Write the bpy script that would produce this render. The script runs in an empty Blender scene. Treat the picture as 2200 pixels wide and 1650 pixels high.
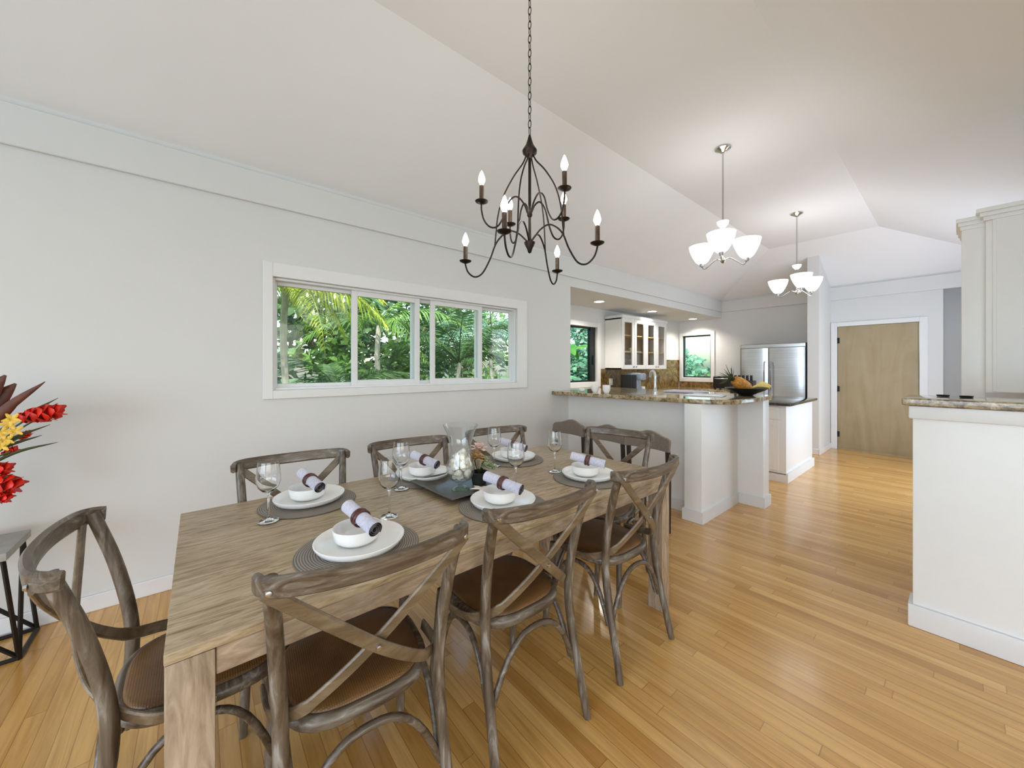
import bpy, bmesh, math, random
from mathutils import Vector, Matrix, Euler
random.seed(7)
C = bpy.context.scene.collection
PI = math.pi
sc = bpy.context.scene

# ------------------------------------------------------------------ camera
cd = bpy.data.cameras.new('camera'); cam = bpy.data.objects.new('camera', cd); C.objects.link(cam)
cam.location = (0, 0, 1.35)
cam.rotation_euler = (PI/2, 0, math.radians(-40))      # looks along (cos 50, sin 50)
cd.sensor_fit = 'HORIZONTAL'; cd.sensor_width = 36; cd.lens = 803/2200*36
cd.shift_x = 0; cd.shift_y = -35/2200; cd.clip_start = .05; cd.clip_end = 200
sc.camera = cam
# ------------------------------------------------------------------ world, sun, daylight, exposure
w = bpy.data.worlds.new('world'); sc.world = w; w.use_nodes = True
nt = w.node_tree; bg = nt.nodes['Background']
sky = nt.nodes.new('ShaderNodeTexSky'); sky.sky_type = 'NISHITA'; sky.sun_disc = False
sky.sun_elevation = math.radians(52); sky.sun_rotation = math.radians(200); sky.air_density = 1.2; sky.dust_density = 2.5
nt.links.new(sky.outputs[0], bg.inputs[0]); bg.inputs[1].default_value = .6
sd = bpy.data.lights.new('sun', 'SUN'); sd.energy = 7; sd.angle = math.radians(1.5); sd.color = (1, .96, .88)
so = bpy.data.objects.new('sun', sd); C.objects.link(so); so.rotation_euler = (math.radians(36), 0, math.radians(-18))

def area(name, loc, rot, sx, sy, e, col):
    l = bpy.data.lights.new(name, 'AREA'); l.shape = 'RECTANGLE'; l.size = sx; l.size_y = sy; l.energy = e; l.color = col
    o = bpy.data.objects.new(name, l); C.objects.link(o); o.location = loc; o.rotation_euler = rot
    return o
# area lamps added to stand in for daylight at unseen openings (behind and to the right of the camera)
area('daylight_fill_west', (-3.9, -.9, 1.3), (0, math.radians(-112), 0), 2.3, 5.0, 166, (.59, .735, 1.0))
area('daylight_fill_south', (-.6, -4.4, 1.3), (math.radians(112), 0, 0), 5.2, 2.2, 44, (.59, .735, 1.0))
area('daylight_hall', (6.3, -.52, 1.25), (math.radians(105), 0, 0), 2.0, 2.1, 52, (.60, .76, 1.0))
vs = sc.view_settings; vs.view_transform = 'Standard'; vs.look = 'None'; vs.gamma = 1; vs.use_curve_mapping = False; vs.exposure = 0.02
try:
    cy = sc.cycles; cy.use_denoising = True; cy.denoiser = 'OPENIMAGEDENOISE'
    cy.max_bounces = 10; cy.diffuse_bounces = 6; cy.glossy_bounces = 4; cy.transmission_bounces = 8; cy.transparent_max_bounces = 12
    cy.caustics_reflective = False; cy.caustics_refractive = False; cy.sample_clamp_indirect = 6
except Exception: pass

# ------------------------------------------------------------------ materials
def lin(c):
    return tuple(((x/255+.055)/1.055)**2.4 if x/255 > .04045 else x/255/12.92 for x in c)
class N:
    def __init__(s, name):
        s.m = bpy.data.materials.new(name); s.m.use_nodes = True; s.t = s.m.node_tree; s.b = s.t.nodes['Principled BSDF']
    def n(s, k, **kw):
        x = s.t.nodes.new('ShaderNode'+k)
        for a, v in kw.items(): setattr(x, a, v)
        return x
    def l(s, a, b): s.t.links.new(a, b)
    def math(s, op, a, b=None):
        x = s.n('Math', operation=op)
        for i, v in enumerate((a, b)):
            if v is None: continue
            if hasattr(v, 'links'): s.l(v, x.inputs[i])
            else: x.inputs[i].default_value = v
        return x.outputs[0]
    def coord(s, scale=(1, 1, 1), which='Object', rot=(0, 0, 0)):
        c = s.n('TexCoord'); mp = s.n('Mapping'); s.l(c.outputs[which], mp.inputs[0]); mp.inputs[3].default_value = scale; mp.inputs[2].default_value = rot
        return mp.outputs[0]
    def noise(s, vec, scale, detail=4, rough=.55, dist=0):
        x = s.n('TexNoise'); s.l(vec, x.inputs['Vector']); x.inputs['Scale'].default_value = scale; x.inputs['Detail'].default_value = detail
        x.inputs['Roughness'].default_value = rough; x.inputs['Distortion'].default_value = dist
        return x.outputs['Fac']
    def ramp(s, fac, stops):
        r = s.n('ValToRGB'); s.l(fac, r.inputs[0]); e = r.color_ramp.elements
        while len(e) < len(stops): e.new(.5)
        for el, (p, c) in zip(e, stops): el.position = p; el.color = (*c, 1)
        return r.outputs[0]
    def bump(s, h, strength=.2, dist=.01):
        b = s.n('Bump'); s.l(h, b.inputs['Height']); b.inputs['Strength'].default_value = strength; b.inputs['Distance'].default_value = dist
        s.l(b.outputs[0], s.b.inputs['Normal'])
    def mix(s, f, a, b, mode='MIX'):
        x = s.n('Mix', data_type='RGBA', blend_type=mode)
        for i, v in ((0, f), (6, a), (7, b)):
            if hasattr(v, 'links'): s.l(v, x.inputs[i])
            elif i == 0: x.inputs[0].default_value = v
            else: x.inputs[i].default_value = (*v, 1)
        return x.outputs[2]
    def col(s, c):
        if hasattr(c, 'links'): s.l(c, s.b.inputs['Base Color'])
        else: s.b.inputs['Base Color'].default_value = (*c, 1)
    def set(s, **k):
        for a, v in k.items(): s.b.inputs[a.replace('_', ' ')].default_value = v
M = {}
def simple(key, rgb, rough=.5, metal=0, var=.05, scale=12, bump=0, **kw):
    s = N(key); c = lin(rgb)
    f = s.noise(s.coord(), scale)
    s.col(s.ramp(f, [(.3, tuple(x*(1-var) for x in c)), (.7, tuple(min(1, x*(1+var)) for x in c))]))
    s.set(Roughness=rough, Metallic=metal, **kw)
    if bump: s.bump(f, bump, .004)
    M[key] = s.m; return s
simple('wall_paint', (214, 214, 212), .75, var=.012, scale=2, bump=.02)
simple('ceiling_paint', (234, 234, 234), .85, var=.012, scale=1.5)
simple('white_trim', (224, 224, 223), .4, var=.01)
simple('white_cabinet', (234, 234, 232), .35, var=.01)
simple('cream_cabinet', (240, 239, 234), .4, var=.01)
simple('porcelain', (248, 247, 244), .22, var=.012, Specular_IOR_Level=.6)
simple('bronze', (44, 34, 27), .42, .75, var=.35, scale=40)
simple('chrome', (200, 200, 200), .12, 1, var=.03)
simple('white_metal', (214, 214, 214), .25, .6, var=.03)
simple('black_metal', (38, 35, 32), .5, .5, var=.2)
simple('black_plastic', (20, 20, 22), .35, 0, var=.2)
simple('grey_plastic', (150, 165, 180), .3, .2, var=.1)
simple('dark_frame', (22, 26, 26), .45, 0, var=.2)
simple('candle_sleeve', (74, 56, 40), .5, .3, var=.3, scale=60)
simple('tray', (84, 80, 72), .3, .1, var=.25, scale=20)
simple('shell', (238, 230, 214), .4, 0, var=.12, scale=50, bump=.3)
simple('stone_top', (158, 156, 150), .5, 0, var=.12, scale=14)
simple('pot', (52, 56, 50), .5, 0, var=.2)
simple('succulent', (172, 180, 140), .5, 0, var=.25, scale=60)
simple('dried_flower', (196, 160, 110), .7, 0, var=.35, scale=60)
simple('blush_petal', (226, 200, 188), .7, 0, var=.1, scale=40)
simple('red_petal', (210, 30, 4), .45, 0, var=.3, scale=30)
simple('ti_leaf', (92, 42, 22), .4, 0, var=.5, scale=14)
simple('green_leaf', (52, 66, 28), .45, 0, var=.4, scale=20)
simple('yellow_orchid', (226, 186, 70), .55, 0, var=.2, scale=40)
simple('stem_green', (66, 78, 30), .5, 0, var=.3, scale=30)
simple('pineapple', (196, 134, 48), .55, 0, var=.5, scale=45, bump=.5)
simple('banana', (232, 208, 118), .5, 0, var=.15, scale=30)
simple('paper', (240, 243, 244), .5, 0, var=.03)
simple('bark', (120, 104, 84), .85, 0, var=.3, scale=18, bump=.6)
simple('pale_bark', (176, 172, 158), .85, 0, var=.25, scale=10, bump=.4)
simple('grass', (70, 96, 44), .9, 0, var=.4, scale=6)
simple('soil_brown', (96, 66, 46), .9, 0, var=.3, scale=6)
simple('shelf_wood', (196, 168, 112), .5, 0, var=.15, scale=20)
simple('cabinet_inside', (150, 128, 98), .6, 0, var=.1, scale=6)

def leafmat(key, a, b, tr=.35, scale=3.0):
    s = N(key); f = s.noise(s.coord(), scale, 5)
    oi = s.n('ObjectInfo'); g = s.n('NewGeometry')
    c = s.ramp(f, [(.3, lin(a)), (.72, lin(b))]); s.col(c); s.set(Roughness=.45)
    tb = s.n('BsdfTranslucent'); s.l(c, tb.inputs[0]); mx = s.n('MixShader'); mx.inputs[0].default_value = tr
    s.l(s.b.outputs[0], mx.inputs[1]); s.l(tb.outputs[0], mx.inputs[2]); s.l(mx.outputs[0], s.t.nodes['Material Output'].inputs[0])
    M[key] = s.m
leafmat('leaf_yellow', (128, 152, 36), (206, 218, 80)); leafmat('leaf_mid', (56, 104, 46), (128, 164, 74))
leafmat('leaf_dark', (38, 72, 40), (90, 124, 64)); leafmat('leaf_blue', (64, 112, 88), (142, 180, 150))
leafmat('leaf_banana', (70, 130, 50), (130, 180, 70), .45)

# floor: narrow oak strips running across the view (along Y)
s = N('oak_floor'); tc = s.n('TexCoord'); sx = s.n('SeparateXYZ'); s.l(tc.outputs['Object'], sx.inputs[0])
px = s.math('DIVIDE', sx.outputs[0], .057); ix = s.math('FLOOR', px); fx = s.math('FRACT', px)
wn = s.n('TexWhiteNoise', noise_dimensions='1D'); s.l(ix, wn.inputs['W'])
py = s.math('DIVIDE', s.math('ADD', sx.outputs[1], s.math('MULTIPLY', wn.outputs[0], 7.3)), .95); iy = s.math('FLOOR', py); fy = s.math('FRACT', py)
cb = s.n('CombineXYZ'); s.l(ix, cb.inputs[0]); s.l(iy, cb.inputs[1]); w2 = s.n('TexWhiteNoise', noise_dimensions='2D'); s.l(cb.outputs[0], w2.inputs['Vector'])
cg = s.n('CombineXYZ'); s.l(s.math('MULTIPLY', sx.outputs[0], 38), cg.inputs[0]); s.l(s.math('MULTIPLY', sx.outputs[1], 2.2), cg.inputs[1]); s.l(s.math('MULTIPLY', w2.outputs[0], 20), cg.inputs[2])
gr = s.noise(cg.outputs[0], 1.0, 5, .6, .6)
base = s.ramp(w2.outputs[0], [(0, lin((198, 146, 76))), (.2, lin((214, 163, 90))), (.6, lin((221, 171, 98))), (1, lin((231, 183, 111)))])
g2 = s.ramp(gr, [(.3, (.74, .70, .64)), (.62, (1, 1, 1))]); c1 = s.mix(1, base, g2, 'MULTIPLY')
edge = s.math('MINIMUM', s.math('MINIMUM', fx, s.math('SUBTRACT', 1, fx)), s.math('MULTIPLY', s.math('MINIMUM', fy, s.math('SUBTRACT', 1, fy)), 16))
eg = s.ramp(edge, [(0, (.5, .42, .34)), (.035, (1, 1, 1))]); c2 = s.mix(1, c1, eg, 'MULTIPLY')
s.col(c2); s.set(Roughness=.24, Coat_Weight=.25, Coat_Roughness=.12); s.bump(gr, .03, .002); M['oak_floor'] = s.m

def wood(key, axis, stops, rough=.45, fine=55, long=3.2, dist=1.2, spec=.5, bump=.25):
    s = N(key); sc3 = [fine]*3; sc3[axis] = long
    v = s.coord(tuple(sc3)); f = s.noise(v, 1.0, 6, .62, dist); f2 = s.noise(s.coord((3, 3, 3)), 1.4, 3)
    fm = s.math('ADD', s.math('MULTIPLY', f, .75), s.math('MULTIPLY', f2, .3))
    s.col(s.ramp(fm, stops)); s.set(Roughness=rough, Specular_IOR_Level=spec); s.bump(f, bump, .003); M[key] = s.m
TW = [(.3, lin((100, 78, 54))), (.43, lin((142, 119, 88))), (.53, lin((170, 149, 118))), (.72, lin((198, 180, 152)))]
LW = [(.3, lin((112, 92, 74))), (.45, lin((148, 126, 104))), (.58, lin((172, 151, 128))), (.75, lin((196, 178, 156)))]
wood('table_top_wood', 0, TW, .42, 40, 5.0, 2.6); wood('table_leg_wood', 2, LW, .5, 26, 3.5, 2.4); wood('table_apron_wood', 0, LW, .5, 26, 4, 2.4)
CW = [(.32, lin((46, 36, 27))), (.47, lin((86, 71, 55))), (.58, lin((112, 100, 86))), (.74, lin((164, 158, 150)))]
wood('chair_wood_z', 2, CW, .36, 34, 4, 1.4, .6); wood('chair_wood_x', 0, CW, .36, 34, 4, 1.4, .6)
wood('chair_wood_brace', 0, [(.3, lin((70, 56, 40))), (.5, lin((108, 90, 68))), (.76, lin((146, 130, 106)))], .38, 30, 6, 1, .6)
wood('door_wood', 2, [(.25, lin((148, 128, 94))), (.5, lin((164, 147, 115))), (.8, lin((174, 160, 130)))], .45, 5, .8, 1.5, .4, .05)
wood('espresso', 2, [(.3, lin((30, 24, 20))), (.7, lin((52, 42, 34)))], .4)

s = N('rattan_seat'); v = s.coord((1, 1, 1)); wv = s.n('TexWave'); s.l(v, wv.inputs[0]); wv.inputs['Scale'].default_value = 55; wv.inputs['Distortion'].default_value = .6
wb = s.n('TexWave', bands_direction='Y'); s.l(v, wb.inputs[0]); wb.inputs['Scale'].default_value = 55; wb.inputs['Distortion'].default_value = .6
f = s.math('MULTIPLY', wv.outputs['Fac'], wb.outputs['Fac']); n2 = s.noise(v, 9)
s.col(s.mix(s.math('MULTIPLY', f, .45), s.ramp(n2, [(.3, lin((92, 62, 32))), (.7, lin((128, 90, 48)))]), lin((156, 112, 64)))); s.set(Roughness=.38); s.bump(f, .3, .002); M['rattan_seat'] = s.m

s = N('granite'); v = s.coord(); n1 = s.noise(v, 14, 8, .7, 1.2); n2 = s.noise(v, 45, 4, .6)
c = s.ramp(n1, [(.33, lin((44, 38, 28))), (.45, lin((120, 98, 62))), (.55, lin((186, 166, 128))), (.68, lin((212, 202, 178)))])
s.col(s.mix(.25, c, s.ramp(n2, [(.4, lin((40, 36, 28))), (.6, lin((190, 174, 140)))]))); s.set(Roughness=.1, Coat_Weight=.4, Coat_Roughness=.03); M['granite'] = s.m
s = N('dark_granite'); v = s.coord(); n1 = s.noise(v, 22, 8, .7, 1)
s.col(s.ramp(n1, [(.4, lin((24, 24, 20))), (.6, lin((84, 76, 54))), (.75, lin((130, 118, 88)))])); s.set(Roughness=.08); M['dark_granite'] = s.m
s = N('brown_stone'); v = s.coord(); n1 = s.noise(v, 4, 8, .65, 2.2)
s.col(s.ramp(n1, [(.35, lin((66, 50, 26))), (.5, lin((116, 92, 50))), (.65, lin((150, 122, 72)))])); s.set(Roughness=.25); M['brown_stone'] = s.m
s = N('stainless'); v = s.coord((.6, .6, 60)); n1 = s.noise(v, 2.0, 3)
s.col(s.ramp(n1, [(.3, lin((204, 210, 214))), (.7, lin((228, 232, 235)))])); s.set(Metallic=1, Roughness=.3, Anisotropic=.4); s.bump(n1, .02, .001); M['stainless'] = s.m
s = N('taupe_fabric'); v = s.coord(); n1 = s.noise(v, 160, 3)
s.col(s.ramp(n1, [(.3, lin((104, 90, 78))), (.7, lin((134, 120, 106)))])); s.set(Roughness=.85, Sheen_Weight=.3); s.bump(n1, .2, .002); M['taupe_fabric'] = s.m
s = N('woven_mat'); tc = s.n('TexCoord'); wv = s.n('TexWave', wave_type='RINGS', rings_direction='Z'); s.l(tc.outputs['Object'], wv.inputs[0]); wv.inputs['Scale'].default_value = 42; wv.inputs['Distortion'].default_value = .4
s.col(s.ramp(wv.outputs['Fac'], [(.1, lin((104, 97, 88))), (.8, lin((152, 144, 132)))])); s.set(Roughness=.75); s.bump(wv.outputs['Fac'], .5, .002); M['woven_mat'] = s.m
s = N('napkin_outer'); n1 = s.noise(s.coord(), 120, 3); s.col(s.ramp(n1, [(.3, lin((196, 194, 210))), (.7, lin((220, 218, 230)))])); s.set(Roughness=.85); s.bump(n1, .15, .001); M['napkin_outer'] = s.m
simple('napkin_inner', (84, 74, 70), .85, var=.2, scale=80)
simple('napkin_ring', (92, 44, 34), .3, 0, var=.5, scale=40)

def glassmat(key, tint, rough=0):
    s = N(key); s.col(tint); s.set(Roughness=rough, Transmission_Weight=1, IOR=1.46); M[key] = s.m
glassmat('clear_glass', (.97, .98, .98))
def panemat(key, tint, f0=.022, pw=5.0, amp=.8):
    s = N(key); t = s.n('BsdfTransparent'); t.inputs[0].default_value = (*tint, 1); g = s.n('BsdfGlossy'); g.inputs['Roughness'].default_value = .02
    lw_ = s.n('LayerWeight'); lw_.inputs[0].default_value = .5; fr_ = s.math('ADD', s.math('MULTIPLY', s.math('POWER', lw_.outputs['Facing'], pw), amp), f0); mx = s.n('MixShader'); s.l(fr_, mx.inputs[0]); s.l(t.outputs[0], mx.inputs[1]); s.l(g.outputs[0], mx.inputs[2])
    s.l(mx.outputs[0], s.t.nodes['Material Output'].inputs[0]); M[key] = s.m
panemat('window_glass', (.95, .98, .96)); panemat('green_glass', (.8, .93, .88)); panemat('thin_glass', (.985, .99, .99)); panemat('vase_glass', (.97, .985, .985), .06, 3.0, .9)
def emit(key, rgb, st, base=(.9, .9, .9)):
    s = N(key); s.col(base); s.set(Emission_Color=(*rgb, 1), Emission_Strength=st, Roughness=.3); M[key] = s.m
emit('flame_bulb', (1, .97, .9), 22); emit('shade_glow', (1, .99, .97), 1.6); emit('downlight_glow', (1, .93, .84), 8)

# ------------------------------------------------------------------ mesh tools
class MB:
    def __init__(s): s.b = bmesh.new()
    def xf(s, vs, m):
        if m is not None: bmesh.ops.transform(s.b, matrix=m, verts=vs)
        return vs
    def box(s, x0, y0, z0, x1, y1, z1, bev=0, m=None, seg=2, mi=0):
        r = bmesh.ops.create_cube(s.b, size=1)['verts']
        for v in r: v.co = Vector(((x0+x1)/2+v.co.x*(x1-x0), (y0+y1)/2+v.co.y*(y1-y0), (z0+z1)/2+v.co.z*(z1-z0)))
        fs = set(f for v in r for f in v.link_faces)
        if bev:
            es = list(set(e for v in r for e in v.link_edges)); q = bmesh.ops.bevel(s.b, geom=es, offset=bev, segments=seg, affect='EDGES', profile=.6)
            vs = set(q['verts']);
            for f in q['faces']: vs.update(f.verts)
            r = list(set(v for v in vs))
        if mi:
            for v in r:
                for f in v.link_faces: f.material_index = mi
        return s.xf(r, m)
    def tube(s, pts, rad, n=10, m=None, closed=False, flat=None, cap=True, up=None):
        pts = [Vector(p) for p in pts]; L = len(pts)
        if not hasattr(rad, '__len__'): rad = [rad]*L
        rings = []; prev = None
        for i, p in enumerate(pts):
            if closed: t = pts[(i+1) % L]-pts[i-1]
            else: t = pts[min(i+1, L-1)]-pts[max(i-1, 0)]
            t.normalize()
            if up is not None: a = Vector(up)
            elif prev is None: a = Vector((0, 0, 1)) if abs(t.z) < .9 else Vector((0, 1, 0))
            else: a = prev
            nrm = a-t*a.dot(t)
            if nrm.length < 1e-5: nrm = t.orthogonal()
            nrm.normalize(); prev = nrm; bi = t.cross(nrm)
            r = rad[i]; fa, fb = (1, 1) if flat is None else flat
            ring = [s.b.verts.new(p+nrm*(math.cos(k*2*PI/n)*r*fa)+bi*(math.sin(k*2*PI/n)*r*fb)) for k in range(n)]
            rings.append(ring)
        for i in range(L if closed else L-1):
            A, B = rings[i], rings[(i+1) % L]
            for k in range(n): s.b.faces.new((A[k], A[(k+1) % n], B[(k+1) % n], B[k]))
        if cap and not closed: s.b.faces.new(rings[0][::-1]); s.b.faces.new(rings[-1])
        return s.xf([v for r in rings for v in r], m)
    def strip(s, pts, width, thick, wdir, m=None):
        # flat bent strip: rectangular section, width along wdir
        pts = [Vector(p) for p in pts]; L = len(pts); rings = []
        for i, p in enumerate(pts):
            t = (pts[min(i+1, L-1)]-pts[max(i-1, 0)]).normalized()
            wd = wdir(i/(L-1)) if callable(wdir) else wdir
            wd = Vector(wd); wv = (wd-t*wd.dot(t)).normalized(); nv = t.cross(wv)
            W = width(i/(L-1)) if callable(width) else width; c = thick*.35
            o = [(-W/2+c, -thick/2), (W/2-c, -thick/2), (W/2, -thick/2+c), (W/2, thick/2-c), (W/2-c, thick/2), (-W/2+c, thick/2), (-W/2, thick/2-c), (-W/2, -thick/2+c)]
            rings.append([s.b.verts.new(p+wv*a+nv*b) for a, b in o])
        for i in range(L-1):
            A, B = rings[i], rings[i+1]
            for k in range(8): s.b.faces.new((A[k], A[(k+1) % 8], B[(k+1) % 8], B[k]))
        s.b.faces.new(rings[0][::-1]); s.b.faces.new(rings[-1])
        return s.xf([v for r in rings for v in r], m)
    def lathe(s, prof, n=32, m=None, cx=0, cy=0, sq=None):
        rings = []
        for r, z in prof:
            if r < 1e-6: rings.append([s.b.verts.new((cx, cy, z))])
            else: rings.append([s.b.verts.new((cx+r*math.cos(k*2*PI/n), cy+r*math.sin(k*2*PI/n), z)) for k in range(n)])
        for A, B in zip(rings, rings[1:]):
            if len(A) == 1 and len(B) == 1: continue
            for k in range(n):
                if len(A) == 1: s.b.faces.new((A[0], B[k], B[(k+1) % n]))
                elif len(B) == 1: s.b.faces.new((A[k], B[0], A[(k+1) % n]))
                else: s.b.faces.new((A[k], B[k], B[(k+1) % n], A[(k+1) % n]))
        return s.xf([v for r in rings for v in r], m)
    def poly(s, pts, mi=0):
        f = s.b.faces.new([s.b.verts.new(p) for p in pts]); f.material_index = mi; return f
    def prism(s, outline, z0, z1, bev=0):
        lo = [s.b.verts.new((x, y, z0)) for x, y in outline]; hi = [s.b.verts.new((x, y, z1)) for x, y in outline]; n = len(lo)
        s.b.faces.new(lo[::-1]); s.b.faces.new(hi)
        for k in range(n): s.b.faces.new((lo[k], lo[(k+1) % n], hi[(k+1) % n], hi[k]))
        return lo+hi
    def build(s, name, mats, parent=None, ang=40, fix=True, loc=None):
        if fix: bmesh.ops.recalc_face_normals(s.b, faces=s.b.faces)
        me = bpy.data.meshes.new(name); s.b.to_mesh(me); s.b.free()
        if not isinstance(mats, (list, tuple)): mats = [mats]
        for m in mats: me.materials.append(M[m])
        if ang:
            me.polygons.foreach_set('use_smooth', [True]*len(me.polygons)); me.set_sharp_from_angle(angle=math.radians(ang))
        o = bpy.data.objects.new(name, me); C.objects.link(o)
        if parent is not None: o.parent = parent
        if loc: o.location = loc
        return o
def tag(o, label, cat, group=None, kind=None):
    if label: o['label'] = label
    if cat: o['category'] = cat
    if group: o['group'] = group
    if kind: o['kind'] = kind
    return o
def thing(name, label, cat, loc=(0, 0, 0), rz=0, group=None, kind=None):
    o = bpy.data.objects.new(name, None); C.objects.link(o); o.empty_display_size = .05
    o.location = loc; o.rotation_euler = (0, 0, rz); return tag(o, label, cat, group, kind)
def struct(name, mb, mat, parent=None, **k):
    o = mb.build(name, mat, parent, **k)
    if parent is None: o['kind'] = 'structure'
    return o
def dup(root, loc, rz, label, group=None):
    def cp(o, par):
        c = o.copy(); C.objects.link(c); c.parent = par
        for ch in list(o.children): cp(ch, c)
        return c
    r = cp(root, None); r.location = loc; r.rotation_euler = (0, 0, rz); r['label'] = label
    if group: r['group'] = group
    return r
def smooth(pts, n=6):
    # Catmull-Rom
    P = [Vector(p) for p in pts]; P = [P[0]*2-P[1]]+P+[P[-1]*2-P[-2]]; out = []
    for i in range(1, len(P)-2):
        for k in range(n):
            t = k/n; a, b, c, d = P[i-1], P[i], P[i+1], P[i+2]
            out.append(.5*((2*b)+(-a+c)*t+(2*a-5*b+4*c-d)*t*t+(-a+3*b-3*c+d)*t**3))
    out.append(P[-2]); return out

# ------------------------------------------------------------------ the setting
YW, XF, YK = 3.09, 8.15, 3.98          # left wall, far wall, kitchen bay wall
ZE, ZC = 2.71, 3.25                      # eaves, flat of the ceiling
b = MB(); b.box(-4.2, -4.7, -.1, 8.5, 4.2, 0); struct('floor', b, 'oak_floor', ang=0)
b = MB()  # left wall with the window opening
o0, o1, z0, z1 = .40, 2.66, 1.19, 1.99
b.box(-4.1, YW, 0, o0, YW+.14, ZE+.3); b.box(o1, YW, 0, 3.54, YW+.14, ZE+.3); b.box(o0, YW, 0, o1, YW+.14, z0); b.box(o0, YW, z1, o1, YW+.14, ZE+.3)
b.box(3.54, YW, 2.36, XF, YW+.06, ZE+.3)
struct('wall_left', b, 'wall_paint', ang=0)
b = MB()  # kitchen bay: side, back with window opening, ceiling of the bay
b.box(3.40, YW+.14, 0, 3.54, YK+.14, 2.5)
a0, a1, h0, h1 = 4.45, 5.24, 1.11, 2.04
b.box(3.54, YK, 0, a0, YK+.14, 2.5); b.box(a1, YK, 0, XF+.15, YK+.14, 2.5); b.box(a0, YK, 0, a1, YK+.14, h0); b.box(a0, YK, h1, a1, YK+.14, 2.5)
struct('wall_kitchen', b, 'wall_paint', ang=0)
b = MB(); b.box(3.54, YW+.06, 2.36, XF, YK, 2.5); struct('ceiling_kitchen', b, 'wall_paint', ang=0)
b = MB()  # far wall with kitchen window, door and recess
k0, k1, kz0, kz1 = 3.29, 3.885, 1.14, 2.04
d0, d1, dz = .36, 1.287, 2.03
b.box(XF, k1, 0, XF+.15, YK, 2.5); b.box(XF, k0, 0, XF+.15, k1, kz0); b.box(XF, k0, kz1, XF+.15, k1, 2.5)
b.box(XF, YW+.06, 2.5, XF+.15, YK+.1, 3.0)
b.box(XF, 1.45, 0, XF+.15, k0, ZE+.3) ; b.box(XF, d1, 0, XF+.15, 1.45, ZE+.3)
b.box(XF, d0, dz, XF+.15, d1, ZE+.3); b.box(XF, .13, 0, XF+.15, d0, ZE+.3); b.box(XF, -.8, 2.66, XF+.15, .13, ZE+.3)
b.box(XF+.55, -.8, 0, XF+.7, .3, 2.7); b.box(XF+.15, .13, 0, XF+.55, .28, 2.7); b.box(XF+.15, -.8, 2.66, XF+.6, .3, 2.7)
struct('wall_far', b, 'wall_paint', ang=0)
b = MB(); b.box(7.35, 1.375, 0, XF, 1.52, 3.12); struct('wall_pier', b, 'wall_paint', ang=0)
b = MB()  # wall on the right, with an opening for the hall's daylight, and the living room shell behind the camera
YR = -.62
b.box(3.0, YR-.14, 0, 5.25, YR, 3.0); b.box(7.4, YR-.14, 0, XF+.7, YR, 3.0); b.box(5.25, YR-.14, 2.35, 7.4, YR, 3.0)
b.box(2.95, -4.6, 0, 3.09, YR-.14, 3.0)
struct('wall_right', b, 'wall_paint', ang=0)
b = MB(); b.box(-4.1, -3.5, 2.55, -3.96, 1.7, 3.4); b.box(-4.1, 1.7, 0, -3.96, 3.2, 3.4); b.box(-4.1, -4.6, 0, -3.96, -3.5, 3.4); struct('wall_rear', b, 'wall_paint', ang=0)
b = MB(); b.box(-4.1, -4.6, 0, -3.3, -4.46, 2.8); b.box(2.1, -4.6, 0, 3.0, -4.46, 2.8); b.box(-3.3, -4.6, 2.45, 2.1, -4.46, 2.8); struct('wall_south', b, 'wall_paint', ang=0)
b = MB()  # vaulted ceiling: sloped sides, hipped end, flat crown
yn, ysn, ys, xh, X0 = 1.94, .68, -.62, 7.0, -4.1
T = .08
def slab(pts):
    b.poly(pts); b.poly([(p[0], p[1], p[2]+T) for p in pts][::-1])
slab([(X0, YW+.02, ZE), (XF+.02, YW+.02, ZE), (xh, yn, ZC), (X0, yn, ZC)])
slab([(XF+.02, YW+.02, ZE), (XF+.02, ys, ZE), (xh, ysn, ZC), (xh, yn, ZC)])
slab([(X0, yn, ZC), (xh, yn, ZC), (xh, ysn, ZC), (X0, ysn, ZC)])
slab([(X0, ysn, ZC), (xh, ysn, ZC), (XF+.02, ys, ZE), (X0, ys, ZE)])
slab([(X0, ys, ZE), (XF+.02, ys, ZE), (XF+.02, -4.6, ZE), (X0, -4.6, ZE)])
struct('ceiling', b, 'ceiling_paint', ang=0, fix=False)
b = MB(); b.box(-40, -40, -.35, 60, 60, -.15); struct('ground', b, 'grass', ang=0)

b = MB(); b.box(-6.3, -7.0, 2.82, 3.3, -4.5, 2.92); b.box(-6.3, -4.5, 2.82, -4.1, 3.2, 2.92); struct('sun_block_slab', b, 'ceiling_paint', ang=0)  # unseen slabs added outside to block sun from the openings behind the camera
# frieze boards, baseboards, casings
def trim(name, *boxes, bev=.004, mt='white_trim'):
    b = MB()
    for q in boxes: b.box(*q, bev=bev, seg=1)
    return struct(name, b, mt, ang=30)
trim('trim_1', (-3.96, YW-.022, 2.475, XF, YW, 2.688), mt='wall_paint')
trim('trim_2', (XF-.022, -.6, 2.475, XF, YW-.022, 2.688), mt='wall_paint')
trim('baseboard_left', (-3.96, YW-.016, 0, 3.5, YW, .09))
trim('trim_3', (.34, YW-.018, 1.13, o0, YW, 2.09), (o1, YW-.018, 1.13, 2.80, YW, 2.09), (o0, YW-.018, z1, o1, YW, 2.09), (o0, YW-.018, 1.13, o1, YW, z0), bev=.003)
trim('trim_4', (a0-.08, YK-.018, h0-.09, a0, YK, h1+.08), (a1, YK-.018, h0-.09, a1+.09, YK, h1+.08), (a0, YK-.018, h1, a1, YK, h1+.08), (a0, YK-.018, h0-.09, a1, YK, h0))
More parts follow.
